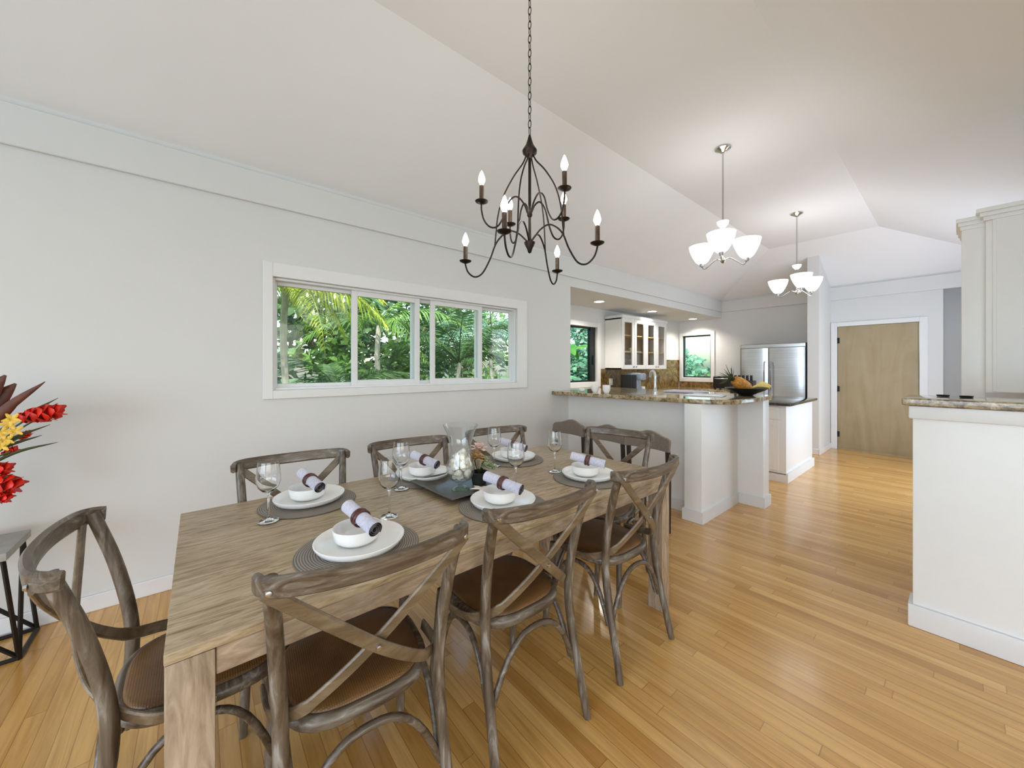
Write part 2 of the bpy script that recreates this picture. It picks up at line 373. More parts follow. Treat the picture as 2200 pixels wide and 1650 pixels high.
trim('trim_5', (XF-.018, k0-.08, kz0-.09, XF, k0, kz1+.07), (XF-.018, k1, kz0-.09, XF, k1+.06, kz1+.07), (XF-.018, k0, kz1, XF, k1, kz1+.07), (XF-.018, k0, kz0-.09, XF, k1, kz0))
trim('trim_6', (XF-.02, d1, 0, XF, d1+.08, dz+.07), (XF-.02, d0-.085, 0, XF, d0, dz+.07), (XF-.02, d0, dz, XF, d1, dz+.07))
trim('baseboard_far', (7.33, 1.36, 0, XF-.02, 1.375, .09), (7.335, 1.36, 0, 7.35, 1.52, .09), (XF-.015, 1.367, 0, XF, 1.375, .09), (XF-.015, .13, 0, XF, d0-.085, .09))

# window 1: long slider
def sash(b, x0, x1, z0, z1, y, fr, dp=.03):
    b.box(x0, y, z0, x0+fr, y+dp, z1, bev=.003, seg=1); b.box(x1-fr, y, z0, x1, y+dp, z1, bev=.003, seg=1)
    b.box(x0+fr, y, z0, x1-fr, y+dp, z0+fr, bev=.003, seg=1); b.box(x0+fr, y, z1-fr, x1-fr, y+dp, z1, bev=.003, seg=1)
w1 = thing('window_1', None, None, kind='structure')
b = MB(); sash(b, o0, o1, z0, z1, YW+.015, .018, .1); b.build('window_frame', 'white_trim', w1, ang=30)
for (x0, x1, y, fr) in ((.41, .985, YW+.075, .028), (.945, 1.535, YW+.035, .045), (1.47, 1.71, YW+.075, .03), (1.645, 2.225, YW+.035, .045), (2.17, 2.65, YW+.075, .028)):
    b = MB(); sash(b, x0, x1, z0+.015, z1-.015, y, fr); f = b.build('sash', 'white_trim', w1, ang=30)
    b = MB(); b.box(x0+fr, y+.012, z0+.015+fr, x1-fr, y+.016, z1-.015-fr); b.build('pane', 'window_glass', f, ang=0)
w2 = thing('window_2', None, None, kind='structure')
b = MB(); sash(b, a0, a1-.09, h0, h1, YK+.05, .03); b.box(a1-.13, YK+.03, h0, a1, YK+.1, h1, bev=.004); b.build('window_frame', 'dark_frame', w2, ang=30)
b = MB(); b.box(a0+.03, YK+.06, h0+.03, a1-.13, YK+.065, h1-.03); b.build('pane', 'green_glass', w2, ang=0)
b = MB(); b.box(a1-.085, YK+.0, 1.40, a1-.055, YK+.03, 1.56, bev=.006); b.build('crank_handle', 'dark_frame', w2, ang=30)
w3 = thing('window_3', None, None, kind='structure')
b = MB()
for q in ((k0, k0+.03, kz0, kz1), (k1-.025, k1, kz0, kz1), (k0, k1, kz0, kz0+.025), (k0, k1, kz1-.025, kz1)): b.box(XF+.04, q[0], q[2], XF+.09, q[1], q[3])
b.build('window_frame', 'dark_frame', w3, ang=0)
b = MB(); b.box(XF+.06, k0+.03, kz0+.025, XF+.065, k1-.025, kz1-.025); b.build('pane', 'green_glass', w3, ang=0)

# door
dr = thing('door_1', None, None, kind='structure')
b = MB(); b.box(XF+.005, d0+.004, .008, XF+.045, d1-.004, dz-.004, bev=.003); b.build('door_panel', 'door_wood', dr, ang=30)
for z in (.25, 1.0, 1.8):
    b = MB(); b.tube([(XF-.004, d1+.004, z-.05), (XF-.004, d1+.004, z+.05)], .008, 8); b.box(XF-.002, d1-.03, z-.045, XF+.006, d1+.002, z+.045); b.build('hinge', 'black_metal', dr)
b = MB(); b.box(XF-.01, d0+.02, .0, XF+.005, d1-.01, .02); b.build('threshold', 'door_wood', dr, ang=0)

# ------------------------------------------------------------------ bar peninsula (built in) and kitchen fittings
bar = thing('breakfast_bar', 'white panelled breakfast bar with brown granite top between dining area and kitchen', 'breakfast bar', (3.5, 1.5, 0))
def L(o, *p): return (p[0]-o.location.x, p[1]-o.location.y, p[2]-o.location.z)
def bx(b, o, x0, y0, z0, x1, y1, z1, **k): b.box(x0-o.location.x, y0-o.location.y, z0-o.location.z, x1-o.location.x, y1-o.location.y, z1-o.location.z, **k)
b = MB(); bx(b, bar, 3.5, 1.57, 0, 3.62, YW-.002, 1.033); b.build('bar_panel', 'white_cabinet', bar, ang=0)
b = MB(); bx(b, bar, 3.33, 1.42, 0, 4.2, 1.57, 1.033, bev=.003); b.build('end_panel', 'white_cabinet', bar, ang=30)
b = MB(); bx(b, bar, 4.16, 1.2, 0, 4.33, 1.75, 1.033, bev=.003); b.build('corner_post', 'white_cabinet', bar, ang=30)
b = MB(); bx(b, bar, 3.62, 1.57, 0.1, 4.3, YW-.002, .9); b.build('base_cabinet', 'white_cabinet', bar, ang=0)
b = MB()
for q in ((3.315, 1.405, 0, 4.145, 1.42, .1), (3.315, 1.42, 0, 3.33, 1.585, .1), (4.145, 1.2, 0, 4.16, 1.42, .1), (4.145, 1.185, 0, 4.345, 1.2, .1), (3.33, 1.57, 0, 3.5, 1.585, .1), (3.485, 1.585, 0, 3.5, YW-.02, .1)): bx(b, bar, *q)
b.build('bar_baseboard', 'white_trim', bar, ang=30)
b = MB()
ol = [(3.2, 3.085), (3.21, 2.6), (3.25, 2.1), (3.3, 1.62), (3.33, 1.45), (3.38, 1.32), (3.46, 1.245), (3.56, 1.205), (3.8, 1.175), (4.3, 1.17), (4.4, 1.19), (4.45, 1.26), (4.45, 3.085)]
b.prism([(x-3.5, y-1.5) for x, y in ol], 1.035, 1.075)
t = b.build('granite_top', 'granite', bar, ang=30)
mo = t.modifiers.new('b', 'BEVEL'); mo.width = .008; mo.segments = 2; mo.limit_method = 'ANGLE'

isl = thing('kitchen_island', 'white kitchen island with dark granite top behind the bar', 'kitchen island', (5.9, 1.8, 0))
b = MB(); bx(b, isl, 5.28, 1.29, .1, 6.5, 2.3, .9, bev=.003); bx(b, isl, 5.34, 1.3, 0, 6.45, 2.28, .1); b.build('body', 'white_cabinet', isl, ang=30)
b = MB(); bx(b, isl, 5.265, 1.27, 0, 6.52, 1.29, .11); bx(b, isl, 5.265, 1.29, 0, 5.28, 2.3, .09); b.build('island_baseboard', 'white_trim', isl, ang=30)
b = MB(); bx(b, isl, 5.24, 1.24, .9, 6.54, 2.34, .932, bev=.006); b.build('granite_top', 'dark_granite', isl, ang=30)
def panel(b, o, x, y0, y1, z0, z1, fr=.055, d=.018):
    # framed cabinet front facing -X
    bx(b, o, x-d*.5, y0, z0, x, y1, z1); 
    for q in ((y0, y0+fr, z0, z1), (y1-fr, y1, z0, z1), (y0+fr, y1-fr, z0, z0+fr), (y0+fr, y1-fr, z1-fr, z1)): bx(b, o, x-d, q[0], q[2], x-d*.5, q[1], q[3], bev=.003, seg=1)
for (y0, y1) in ((1.36, 1.80), (1.82, 2.26)):
    b = MB(); panel(b, isl, 5.28, y0, y1, .74, .88, .03); f = b.build('drawer', 'white_cabinet', isl, ang=30)
    b = MB(); panel(b, isl, 5.28, y0, y1, .13, .72); f = b.build('door', 'white_cabinet', isl, ang=30)

bc = thing('base_cabinet', 'long low white base cabinet with granite counter under the kitchen windows', 'base cabinet', (5.8, 3.6, 0))
b = MB(); bx(b, bc, 3.56, 3.36, .0, XF-.01, YK-.004, .89); bx(b, bc, 7.55, 2.66, 0, XF-.01, 3.36, .89); b.build('body', 'white_cabinet', bc, ang=0)
b = MB(); bx(b, bc, 3.56, 3.33, .89, XF-.005, YK-.003, .93, bev=.005); bx(b, bc, 7.52, 2.65, .89, XF-.005, 3.33, .93, bev=.005); b.build('granite_top', 'granite', bc, ang=30)
b = MB(); b.box(5.34, YK-.014, .93, 6.96, YK-.002, 1.33); b.box(6.96, YK-.014, .93, XF-.012, YK-.002, 1.52); b.box(XF-.012, k0-.08, .93, XF-.002, k1+.06, 1.045)
b.box(XF-.012, k1+.065, 1.045, XF-.002, YK-.014, 1.52)
struct('trim_7', b, 'brown_stone', ang=0)

# wall cabinet with glass doors
wc = thing('wall_cabinet', 'white wall cabinet with four glazed doors between the two kitchen windows', 'wall cabinet', (6.2, 3.8, 1.3))
cx0, cx1, cy0, cz0, cz1 = 5.47, 6.96, 3.65, 1.325, 2.2
b = MB()
bx(b, wc, cx0, cy0, cz0, cx0+.02, YK-.003, cz1); bx(b, wc, cx1-.02, cy0, cz0, cx1, YK-.003, cz1); bx(b, wc, cx0, cy0, cz0, cx1, YK-.003, cz0+.02); bx(b, wc, cx0, cy0, cz1-.02, cx1, YK-.003, cz1)
b.build('body', 'white_cabinet', wc, ang=0)
b = MB(); bx(b, wc, cx0+.02, YK-.02, cz0+.02, cx1-.02, YK-.005, cz1-.02); b.build('back_panel', 'cabinet_inside', wc, ang=0)
b = MB(); bx(b, wc, cx0-.01, cy0-.035, cz1, cx1+.02, YK-.003, cz1+.05, bev=.012); b.build('cornice', 'white_cabinet', wc, ang=30)
for z in (1.62, 1.9):
    b = MB(); bx(b, wc, cx0+.02, cy0+.01, z, cx1-.02, YK-.02, z+.018); b.build('shelf', 'shelf_wood', wc, ang=0)
dw = (cx1-cx0)/4
for i in range(4):
    x0 = cx0+i*dw+.003; x1 = x0+dw-.006; fr = .07
    b = MB()
    for q in ((x0, x0+fr, cz0, cz1), (x1-fr, x1, cz0, cz1), (x0+fr, x1-fr, cz0, cz0+fr), (x0+fr, x1-fr, cz1-fr, cz1)): bx(b, wc, q[0], cy0-.022, q[2], q[1], cy0-.001, q[3], bev=.003, seg=1)
    f = b.build('door', 'white_cabinet', wc, ang=30)
    b = MB(); bx(b, wc, x0+fr, cy0-.014, cz0+fr, x1-fr, cy0-.010, cz1-fr); b.build('pane', 'thin_glass', f, ang=0)
    kx = x1-.035 if i % 2 == 0 else x0+.035
    b = MB(); b.lathe([(0, -.022), (.012, -.02), (.014, -.012), (.006, -.004), (.006, 0)], 12, m=Matrix.Translation((kx-6.2, cy0-.022-3.8, cz0+.04-1.3)) @ Matrix.Rotation(-PI/2, 4, 'X')); b.build('knob', 'chrome', f)
# crockery behind the glass
def cup_mesh(r, h): return [(0, 0), (r*.6, 0), (r*.95, h*.4), (r, h), (r-.004, h), (r*.88, h*.42), (r*.5, .006), (0, .006)]
lb = ['white mug on the middle shelf behind the first glass cabinet door', 'white bowl on the middle shelf behind the second glass cabinet door', 'white bowl on the cabinet floor behind the first glass door', 'glass jug on the cabinet floor behind the second glass door']
for (x, z, r, h, nm, mt), l_ in zip(((5.66, 1.64, .05, .08, 'mug', 'porcelain'), (6.02, 1.64, .06, .07, 'bowl', 'porcelain'), (5.66, 1.347, .055, .07, 'bowl', 'porcelain'), (6.02, 1.347, .055, .16, 'jug', 'thin_glass')), lb):
    b = MB(); b.lathe(cup_mesh(r, h), 20); o = b.build(nm, mt, loc=(x, 3.8, z)); tag(o, l_, nm)

# refrigerator
fr = thing('refrigerator', 'stainless steel side-by-side refrigerator beside the pier', 'refrigerator', (7.95, 2.12, 0))
b = MB(); bx(b, fr, 7.80, 1.625, .02, XF-.004, 2.62, 1.775, bev=.006); b.build('body', 'black_plastic', fr, ang=30)
for (y0, y1) in ((1.64, 2.16), (2.172, 2.605)):
    b = MB()
    n = 10; w_ = y1-y0
    prof = [(7.79-.028*math.sin(PI*k/n)**.5 if 0 < k < n else 7.79, y0+w_*k/n) for k in range(n+1)]+[(7.798, y1), (7.798, y0)]
    vs0 = b.prism([(x-7.95, y-2.12) for x, y in prof], .10, 1.70); f = b.build('door', 'stainless', fr, ang=50)
    hy = y1-.045 if y0 < 1.7 else y0+.045
    b = MB(); b.tube(smooth([(7.775, hy, .75), (7.73, hy, .78), (7.725, hy, 1.1), (7.73, hy, 1.42), (7.775, hy, 1.45)]), .011, 8)
    for v in b.b.verts: v.co -= Vector((7.95, 2.12, 0))
    b.build('handle', 'chrome', f)
b = MB(); bx(b, fr, 7.785, 1.635, 1.705, 7.8, 2.61, 1.77, bev=.004); b.build('top_grille', 'stainless', fr, ang=30)

# ------------------------------------------------------------------ right-hand half wall, tall cabinets
hw = thing('half_wall', 'white half wall with granite ledge at the right edge of the photo', 'half wall', (2.93, -.2, 0))
b = MB(); bx(b, hw, 2.87, -.62, 0, 3.0, .151, 1.15, bev=.004); b.build('wall_body', 'white_cabinet', hw, ang=30)
b = MB(); bx(b, hw, 2.85, -.62, 0, 2.87, .168, .115, bev=.007); bx(b, hw, 2.87, .151, 0, 3.0, .168, .115, bev=.004); b.build('half_wall_baseboard', 'white_trim', hw, ang=30)
b = MB(); bx(b, hw, 2.848, -.62, 1.085, 2.87, .165, 1.152, bev=.008); bx(b, hw, 2.87, .151, 1.085, 3.0, .165, 1.152, bev=.006); b.build('cap_moulding', 'white_trim', hw, ang=30)
b = MB(); bx(b, hw, 2.83, -.62, 1.153, 3.2, .19, 1.193, bev=.012, seg=3); b.build('granite_ledge', 'granite', hw, ang=30)
lc = thing('side_cabinet', 'low white cabinet with granite counter behind the half wall', 'base cabinet', (4.0, -.35, 0))
b = MB(); bx(b, lc, 3.75, -.615, 0, 4.35, -.03, .89, bev=.003); b.build('body', 'white_cabinet', lc, ang=30)
b = MB(); bx(b, lc, 3.72, -.615, .89, 4.38, -.0, .93, bev=.005); b.build('granite_top', 'granite', lc, ang=30)
tcb = thing('tall_cabinet', 'tall cream cabinet with crown moulding above the ledge at the right edge', 'cabinet', (4.1, -.35, .93))
b = MB(); bx(b, tcb, 3.92, -.612, 1.19, 4.3, -.118, 2.33, bev=.002); b.build('body', 'cream_cabinet', tcb, ang=30)
b = MB(); bx(b, tcb, 3.9, -.612, 1.195, 3.92, -.145, 2.31, bev=.005); bx(b, tcb, 3.893, -.612, 1.195, 3.90, -.16, 2.30, bev=.002); b.build('door', 'cream_cabinet', tcb, ang=30)
b = MB(); bx(b, tcb, 3.97, -.118, .932, 4.3, -.018, 2.30, bev=.003); b.build('side_panel', 'cream_cabinet', tcb, ang=30)
b = MB()
for i, (e, z) in enumerate(((.01, 2.30), (.025, 2.325), (.04, 2.35))): bx(b, tcb, 3.9-e, -.612, z, 4.3, -.118+e, z+.027, bev=.004); bx(b, tcb, 3.97-e*.6, -.118, z-.02, 4.3, -.018+e*.6, z+.007, bev=.004)
b.build('crown', 'cream_cabinet', tcb, ang=30)
for (x, y, r, nm, l_) in ((3.08, .05, .022, 'dish', 'small flat black dish on the ledge, nearer the door'), (3.06, -.03, .022, 'dish', 'small flat black dish on the ledge, nearer the right edge of the photo')):
    b = MB(); b.lathe([(0, 0), (r, 0), (r*1.15, .010), (r*1.05, .010), (r*.9, .004), (0, .004)], 20); o = b.build(nm, 'black_plastic', loc=(x, y, 1.1935)); tag(o, l_, 'dish', 'black dishes on the ledge')

# ------------------------------------------------------------------ kitchen counter things
cm = thing('coffee_maker', 'black and silver coffee maker on the counter under the glazed cabinet', 'coffee maker', (5.75, 3.62, .931))
b = MB(); b.box(-.17, -.1, 0, -.02, .12, .30, bev=.015); b.build('water_tank', 'black_plastic', cm)
b = MB(); b.box(-.015, -.1, 0, .13, .12, .33, bev=.02); b.build('body', 'grey_plastic', cm)
b = MB(); b.box(-.01, -.2, .21, .12, -.1, .32, bev=.02); b.build('brew_head', 'grey_plastic', cm)
b = MB(); b.box(-.01, -.2, 0, .12, -.1, .03, bev=.006); b.build('drip_tray', 'black_plastic', cm)
b = MB(); b.lathe(cup_mesh(.045, .09), 20); o = b.build('mug', 'porcelain', loc=(5.97, 3.55, .931)); tag(o, 'small white mug beside the coffee maker', 'mug')
ot = thing('wall_outlet', 'white electric outlet plate on the brown backsplash', 'outlet', (5.62, YK-.016, 1.10))
b = MB(); b.box(-.055, -.006, -.06, .055, .0, .06, bev=.004); b.build('cover_plate', 'white_trim', ot)
for dx in (-.026, .026):
    b = MB(); b.box(dx-.014, -.009, -.035, dx+.014, -.006, .035, bev=.002); b.build('socket', 'porcelain', ot)
# tap
tp = thing('tap', 'tall white gooseneck tap standing at the bar counter', 'tap', (3.78, 2.10, 1.0765))
b = MB(); b.lathe([(0, 0), (.026, 0), (.026, .012), (.018, .02), (.015, .05), (0, .05)], 16); b.build('tap_base', 'white_metal', tp)
b = MB(); b.tube(smooth([(0, 0, .02), (0, 0, .12), (.0, 0, .19), (.02, .03, .235), (.06, .08, .225), (.075, .1, .17)]), .013, 12); b.build('spout', 'white_metal', tp)
b = MB(); b.tube([(0, 0, .045), (-.03, -.03, .06), (-.06, -.05, .075)], [.008, .007, .006], 8); b.build('lever', 'white_metal', tp)
# cups
for (x, y, r, h, l_) in ((3.40, 2.80, .04, .035, 'small white dish on the bar counter closest to the left wall'), (3.42, 2.62, .045, .07, 'white cup with a green rim glow, middle of the three at the bar end by the wall'), (3.38, 2.44, .042, .085, 'round white cup nearest the coffee maker on the bar counter')):
    b = MB(); b.lathe(cup_mesh(r, h), 24); o = b.build('cup', 'porcelain', loc=(x, y, 1.0765)); tag(o, l_.replace('with a green rim glow, ', ''), 'cup', 'white cups on the bar counter')
# booklets
b = MB(); b.box(-.12, -.17, 0, .12, .17, .006, bev=.001); b.box(-.1, -.15, .006, .13, .12, .012, bev=.001); o = b.build('booklet', 'paper', ang=30, loc=(3.82, 1.60, 1.0765)); o.rotation_euler[2] = .2; tag(o, 'stacked white leaflets lying near the front corner of the bar counter', 'leaflets')
b = MB(); b.box(-.14, -.2, 0, .14, .2, .018, bev=.006); o = b.build('towel', 'napkin_outer', ang=40, loc=(4.18, 1.95, 1.0765)); o.rotation_euler[2] = .1; tag(o, 'folded pale towel on the bar counter behind the leaflets', 'towel')
# toaster oven
to = thing('toaster_oven', 'black toaster oven on the counter left of the refrigerator', 'toaster oven', (7.8, 2.86, .931))
b = MB(); b.box(-.15, -.19, .02, .15, .19, .25, bev=.012); b.build('body', 'black_plastic', to)
b = MB(); b.box(-.156, -.12, .04, -.15, .17, .2, bev=.002); b.build('glass_door', 'black_metal', to)
b = MB(); b.tube([(-.175, -.1, .21), (-.175, .15, .21)], .006, 8); b.build('handle', 'chrome', to)
for sx_ in (-.12, .12):
    for sy_ in (-.16, .16):
        b = MB(); b.box(sx_-.015, sy_-.015, 0, sx_+.015, sy_+.015, .022); b.build('foot', 'black_plastic', to, ang=0)
# knife block
kb = thing('knife_block', 'dark knife block behind the fruit bowl in front of the refrigerator', 'knife block', (5.9, 1.95, .933))
b = MB(); b.box(-.06, -.15, 0, .06, .15, .24, bev=.01); b.build('block', 'espresso', kb)
for i in range(5):
    b = MB(); b.box(-.012, -.12+i*.05, .24, .012, -.09+i*.05, .31, bev=.004); b.build('knife_handle', 'black_plastic', kb)
# fruit bowl
fb = (4.20, 1.36, 1.0765)
b = MB(); b.lathe([(0, 0), (.06, 0), (.07, .01), (.16, .05), (.19, .07), (.185, .074), (.15, .058), (.05, .018), (0, .018)], 32); o = b.build('bowl', 'black_plastic', loc=fb); tag(o, 'shallow black fruit bowl at the far end of the bar counter', 'bowl')
pa = thing('pineapple', 'golden pineapple lying in the black fruit bowl', 'pineapple', (fb[0]-.03, fb[1]+.03, fb[2]+.105))
R_ = Matrix.Rotation(math.radians(-75), 4, 'Y') @ Matrix.Identity(4); R_ = Matrix.Rotation(math.radians(140), 4, 'Z') @ Matrix.Rotation(math.radians(58), 4, 'Y')
b = MB(); b.lathe([(0, -.1), (.035, -.095), (.055, -.06), (.062, 0), (.058, .05), (.04, .09), (0, .1)], 20, m=R_); b.build('fruit', 'pineapple', pa)
b = MB()
for i in range(26):
    a = i*2.4; r0 = .012; tl = .1+.06*random.random(); sp = .35+.35*random.random()
    d = Vector((math.cos(a)*sp, math.sin(a)*sp, 1)).normalized(); p0 = Vector((math.cos(a)*r0, math.sin(a)*r0, .09))
    b.strip([p0, p0+d*tl*.5, p0+d*tl+Vector((math.cos(a)*.03, math.sin(a)*.03, -.01))], lambda t: .018*(1-t)+.002, .002, (-math.sin(a), math.cos(a), 0), m=R_)
b.build('crown_leaves', 'green_leaf', pa)
for i in range(4):
    a = .3*i
    b = MB(); pts = smooth([(0, 0, 0), (.05, .012, .018), (.1, .0, .02), (.15, -.03, .005)]); n_ = len(pts)
    b.tube(pts, [.006+.012*math.sin(PI*min(max(k/(n_-1), .04), .97)) for k in range(n_)], 8, m=Matrix.Rotation(a-1.0, 4, 'Z')); o = b.build('banana', 'banana', loc=(fb[0]+.05+.012*i, fb[1]-.03-.02*i, fb[2]+.07+.008*i))
    tag(o, ['lowest pale yellow banana in the black fruit bowl', 'second pale yellow banana from the bottom of the bunch', 'third pale yellow banana from the bottom of the bunch', 'topmost pale yellow banana in the black fruit bowl'][i], 'banana', 'bananas in the fruit bowl')
b = MB(); b.lathe([(0, -.036), (.02, -.032), (.037, 0), (.022, .032), (.004, .03), (0, .028)], 20); o = b.build('mango', 'pineapple', loc=(fb[0]+.06, fb[1]+.07, fb[2]+.085)); tag(o, 'round orange fruit at the back of the black fruit bowl', 'fruit')

# ------------------------------------------------------------------ dining table
TX0, TX1, TY0, TY1, TZ = -.055, 2.04, 1.045, 2.02, .76
tb = thing('dining_table', 'long weathered greige wooden dining table set for six', 'table', ((TX0+TX1)/2, (TY0+TY1)/2, 0))
b = MB(); bx(b, tb, TX0, TY0, TZ-.024, TX1, TY1, TZ, bev=.003, seg=2); b.build('tabletop', 'table_top_wood', tb, ang=30)
lw = .085
for (x, y) in ((TX0, TY0), (TX1-lw, TY0), (TX0, TY1-lw), (TX1-lw, TY1-lw)):
    b = MB(); bx(b, tb, x+.001, y+.001, 0, x+lw-.001, y+lw-.001, TZ-.0255, bev=.004); b.build('leg', 'table_leg_wood', tb, ang=30)
for q in ((TX0+lw, TY0+.006, TX1-lw, TY0+.03), (TX0+lw, TY1-.03, TX1-lw, TY1-.006), (TX0+.006, TY0+lw, TX0+.03, TY1-lw), (TX1-.03, TY0+lw, TX1-.006, TY1-lw)):
    b = MB(); bx(b, tb, q[0], q[1], TZ-.088, q[2], q[3], TZ-.027, bev=.002, seg=1); b.build('apron', 'table_apron_wood', tb, ang=30)

# ------------------------------------------------------------------ cross-back chairs
def make_chair(label, loc, rz):
    t = thing('dining_chair', label, 'chair', loc, rz, 'weathered cross-back dining chairs around the table')
    # seat outline (front wider)
    def outline(sc_=1.0, n=48):
        out = []
        for k in range(n):
            a = 2*PI*k/n; c_, s_ = math.cos(a), math.sin(a); e = .62
            x = math.copysign(abs(c_)**e, c_); y = math.copysign(abs(s_)**e, s_)
            wx = .190+.018*(y*.5+.5)
            out.append((x*wx*sc_, .028+y*.196*sc_))
        return out
    ring = outline(.955)
    b = MB(); b.tube([(x, y, .456) for x, y in ring], .021, 10, closed=True, flat=(.95, .85), up=(0, 0, 1)); b.build('seat_frame', 'chair_wood_x', t, ang=60)
    b = MB(); prev = None
    rings = []
    for sc_, z in ((.93, .464), (.925, .476), (.89, .482), (.6, .480), (.3, .477)):
        rings.append([b.b.verts.new((x, y, z)) for x, y in outline(sc_)])
    for A, B in zip(rings, rings[1:]):
        for k in range(48): b.b.faces.new((A[k], A[(k+1) % 48], B[(k+1) % 48], B[k]))
    b.b.faces.new(rings[-1]); b.b.faces.new([b.b.verts.new((x, y, .445)) for x, y in outline(.9)][::-1])
    b.build('seat', 'rattan_seat', t, ang=60)
    for sx in (-1, 1):
        pts = smooth([(sx*.215, -.245, 0), (sx*.208, -.215, .14), (sx*.203, -.178, .3), (sx*.2, -.158, .45), (sx*.204, -.165, .58), (sx*.213, -.198, .74), (sx*.222, -.238, .87), (sx*.224, -.246, .901)], 4)
        n = len(pts); rr = [.0155+.0025*math.sin(i/n*PI) for i in range(n)]; rr[0] = .013
        b = MB(); b.tube(pts, rr, 12); b.build('leg', 'chair_wood_z', t, ang=60)
        pts = smooth([(sx*.212, .222, 0), (sx*.205, .205, .16), (sx*.196, .19, .32), (sx*.188, .182, .445)], 4)
        b = MB(); b.tube(pts, [.0135, .014]+[.0165]*(len(pts)-2), 12); b.build('leg', 'chair_wood_z', t, ang=60)
    # top rail: bent plank, ends wrapping round the posts
    pts = smooth([(-.247, -.222, .888), (-.238, -.252, .89), (-.2, -.278, .891), (-.1, -.302, .89), (0, -.309, .889), (.1, -.302, .89), (.2, -.278, .891), (.238, -.252, .89), (.247, -.222, .888)], 5)
    def rw(u):
        e = min(u, 1-u)
        return .042+.010*min(1, (e/.28))**.8
    b = MB(); b.strip(pts, rw, .02, (0, -.12, 1)); b.build('top_rail', 'chair_wood_x', t, ang=35)
    # crossed bentwood strips, each continuing to the side of the seat
    for sx in (-1, 1):
        o_ = -.008*sx
        pts = smooth([(-sx*.232, -.268, .882), (-sx*.16, -.262, .812), (-sx*.0, -.238+o_, .662), (sx*.11, -.2+o_, .565), (sx*.17, -.155, .515), (sx*.216, -.09, .486), (sx*.226, -.03, .474), (sx*.229, .04, .464)], 5)
        b = MB()
        def wd(u): return Vector((sx*.45, -.2, 1)) if u < .5 else Vector((sx*.25, 0, 1))
        b.strip(pts, .034, .011, wd); b.build('cross_brace', 'chair_wood_brace', t, ang=35)
    b = MB(); b.lathe([(0, -.004), (.007, -.003), (.006, .003), (0, .004)], 10, m=Matrix.Translation((0, -.256, .662)) @ Matrix.Rotation(PI/2, 4, 'X')); b.build('rivet', 'chrome', t)
    for sx in (-1, 1):
        b = MB(); b.lathe([(0, -.004), (.007, -.003), (.006, .003), (0, .004)], 10, m=Matrix.Translation((sx*.228, -.277, .884)) @ Matrix.Rotation(PI/2, 4, 'X')); b.build('rivet', 'chrome', t)
    # bentwood arches under the seat on all four sides
    def arch(p, q):
        p, q = Vector(p), Vector(q); pts = []
        for k in range(17):
            u = k/16; x = p.lerp(q, u); e = 1-abs(2*u-1)**2.6
            pts.append((x.x, x.y, .205+e*.212))
        return pts
    for p, q in (((-.196, -.185), (.196, -.185)), ((-.19, .185), (.19, .185)), ((-.197, -.17), (-.19, .175)), ((.197, -.17), (.19, .175))):
        b = MB(); b.tube(arch((*p, 0), (*q, 0)), .0105, 8); b.build('arch_brace', 'chair_wood_x', t, ang=60)
    return t
ch = make_chair('cross-back chair seen from behind, nearest the camera on the front side of the table', (.362, 1.168, 0), math.radians(-5))
dup(ch, (.942, 1.168, 0), math.radians(-2), 'cross-back chair seen from behind, middle one on the front side of the table')
dup(ch, (1.597, 1.165, 0), math.radians(-1), 'cross-back chair seen from behind, farthest on the front side by the table leg')
dup(ch, (.352, 1.888, 0), math.radians(180-4), 'dark cross-back chair on the wall side, leftmost, behind the wine glass and rolled napkin')
dup(ch, (.965, 1.885, 0), math.radians(180-5), 'dark cross-back chair on the wall side, middle one under the long window')
dup(ch, (1.62, 1.885, 0), math.radians(180-5), 'dark cross-back chair on the wall side, farthest one behind the glass hurricane vase')
dup(ch, (-.004, 1.497, 0), math.radians(-90), 'cross-back chair at the left end of the table, by the metal side table')
dup(ch, (1.998, 1.478, 0), math.radians(101), 'cross-back chair at the far end of the table in front of the taupe chairs')

# ------------------------------------------------------------------ upholstered bar chairs
def make_bar_chair(label, loc, rz):
    # facing local +x; upholstered back panel at x = -.19 on paired dark posts
    t = thing('bar_chair', label, 'chair', loc, rz, 'taupe upholstered chairs along the breakfast bar')
    b = MB(); n = 22; zs = 5; rows = []
    for side in (0, 1):
        g = []
        for k in range(n+1):
            u = k/n*2-1; x = -.19+.045*u*u+(.034 if side else 0); top = .796+.02*math.cos(u*PI*1.2)-.12*max(0, abs(u)-.86)**1.3*2.0
            g.append([b.b.verts.new((x-.022*(j/zs), u*.209*(1-.03*(j == zs)), .668+(top-.668)*j/zs)) for j in range(zs+1)])
        rows.append(g)
    A, B = rows
    for k in range(n):
        for j in range(zs):
            b.b.faces.new((A[k][j], A[k+1][j], A[k+1][j+1], A[k][j+1])); b.b.faces.new((B[k][j], B[k][j+1], B[k+1][j+1], B[k+1][j]))
        for j in (0, zs): b.b.faces.new((A[k][j], A[k+1][j], B[k+1][j], B[k][j]))
    for k in (0, n):
        for j in range(zs): b.b.faces.new((A[k][j], A[k][j+1], B[k][j+1], B[k][j]))
    o = b.build('backrest', 'taupe_fabric', t, ang=50); mo = o.modifiers.new('b', 'BEVEL'); mo.width = .008; mo.segments = 3; mo.limit_method = 'ANGLE'
    b = MB(); b.box(-.17, -.195, .40, .21, .195, .46, bev=.022, seg=3); b.build('seat', 'taupe_fabric', t, ang=50)
    for sy in (-1, 1):
        b = MB(); b.tube([(-.185, sy*.175, 0), (-.17, sy*.18, .42), (-.155, sy*.18, .70)], [.014, .02, .02], 8, flat=(1.1, .9)); b.build('leg', 'espresso', t)
        b = MB(); b.tube([(.19, sy*.17, 0), (.18, sy*.17, .405)], [.012, .017], 8); b.build('leg', 'espresso', t)
    return t
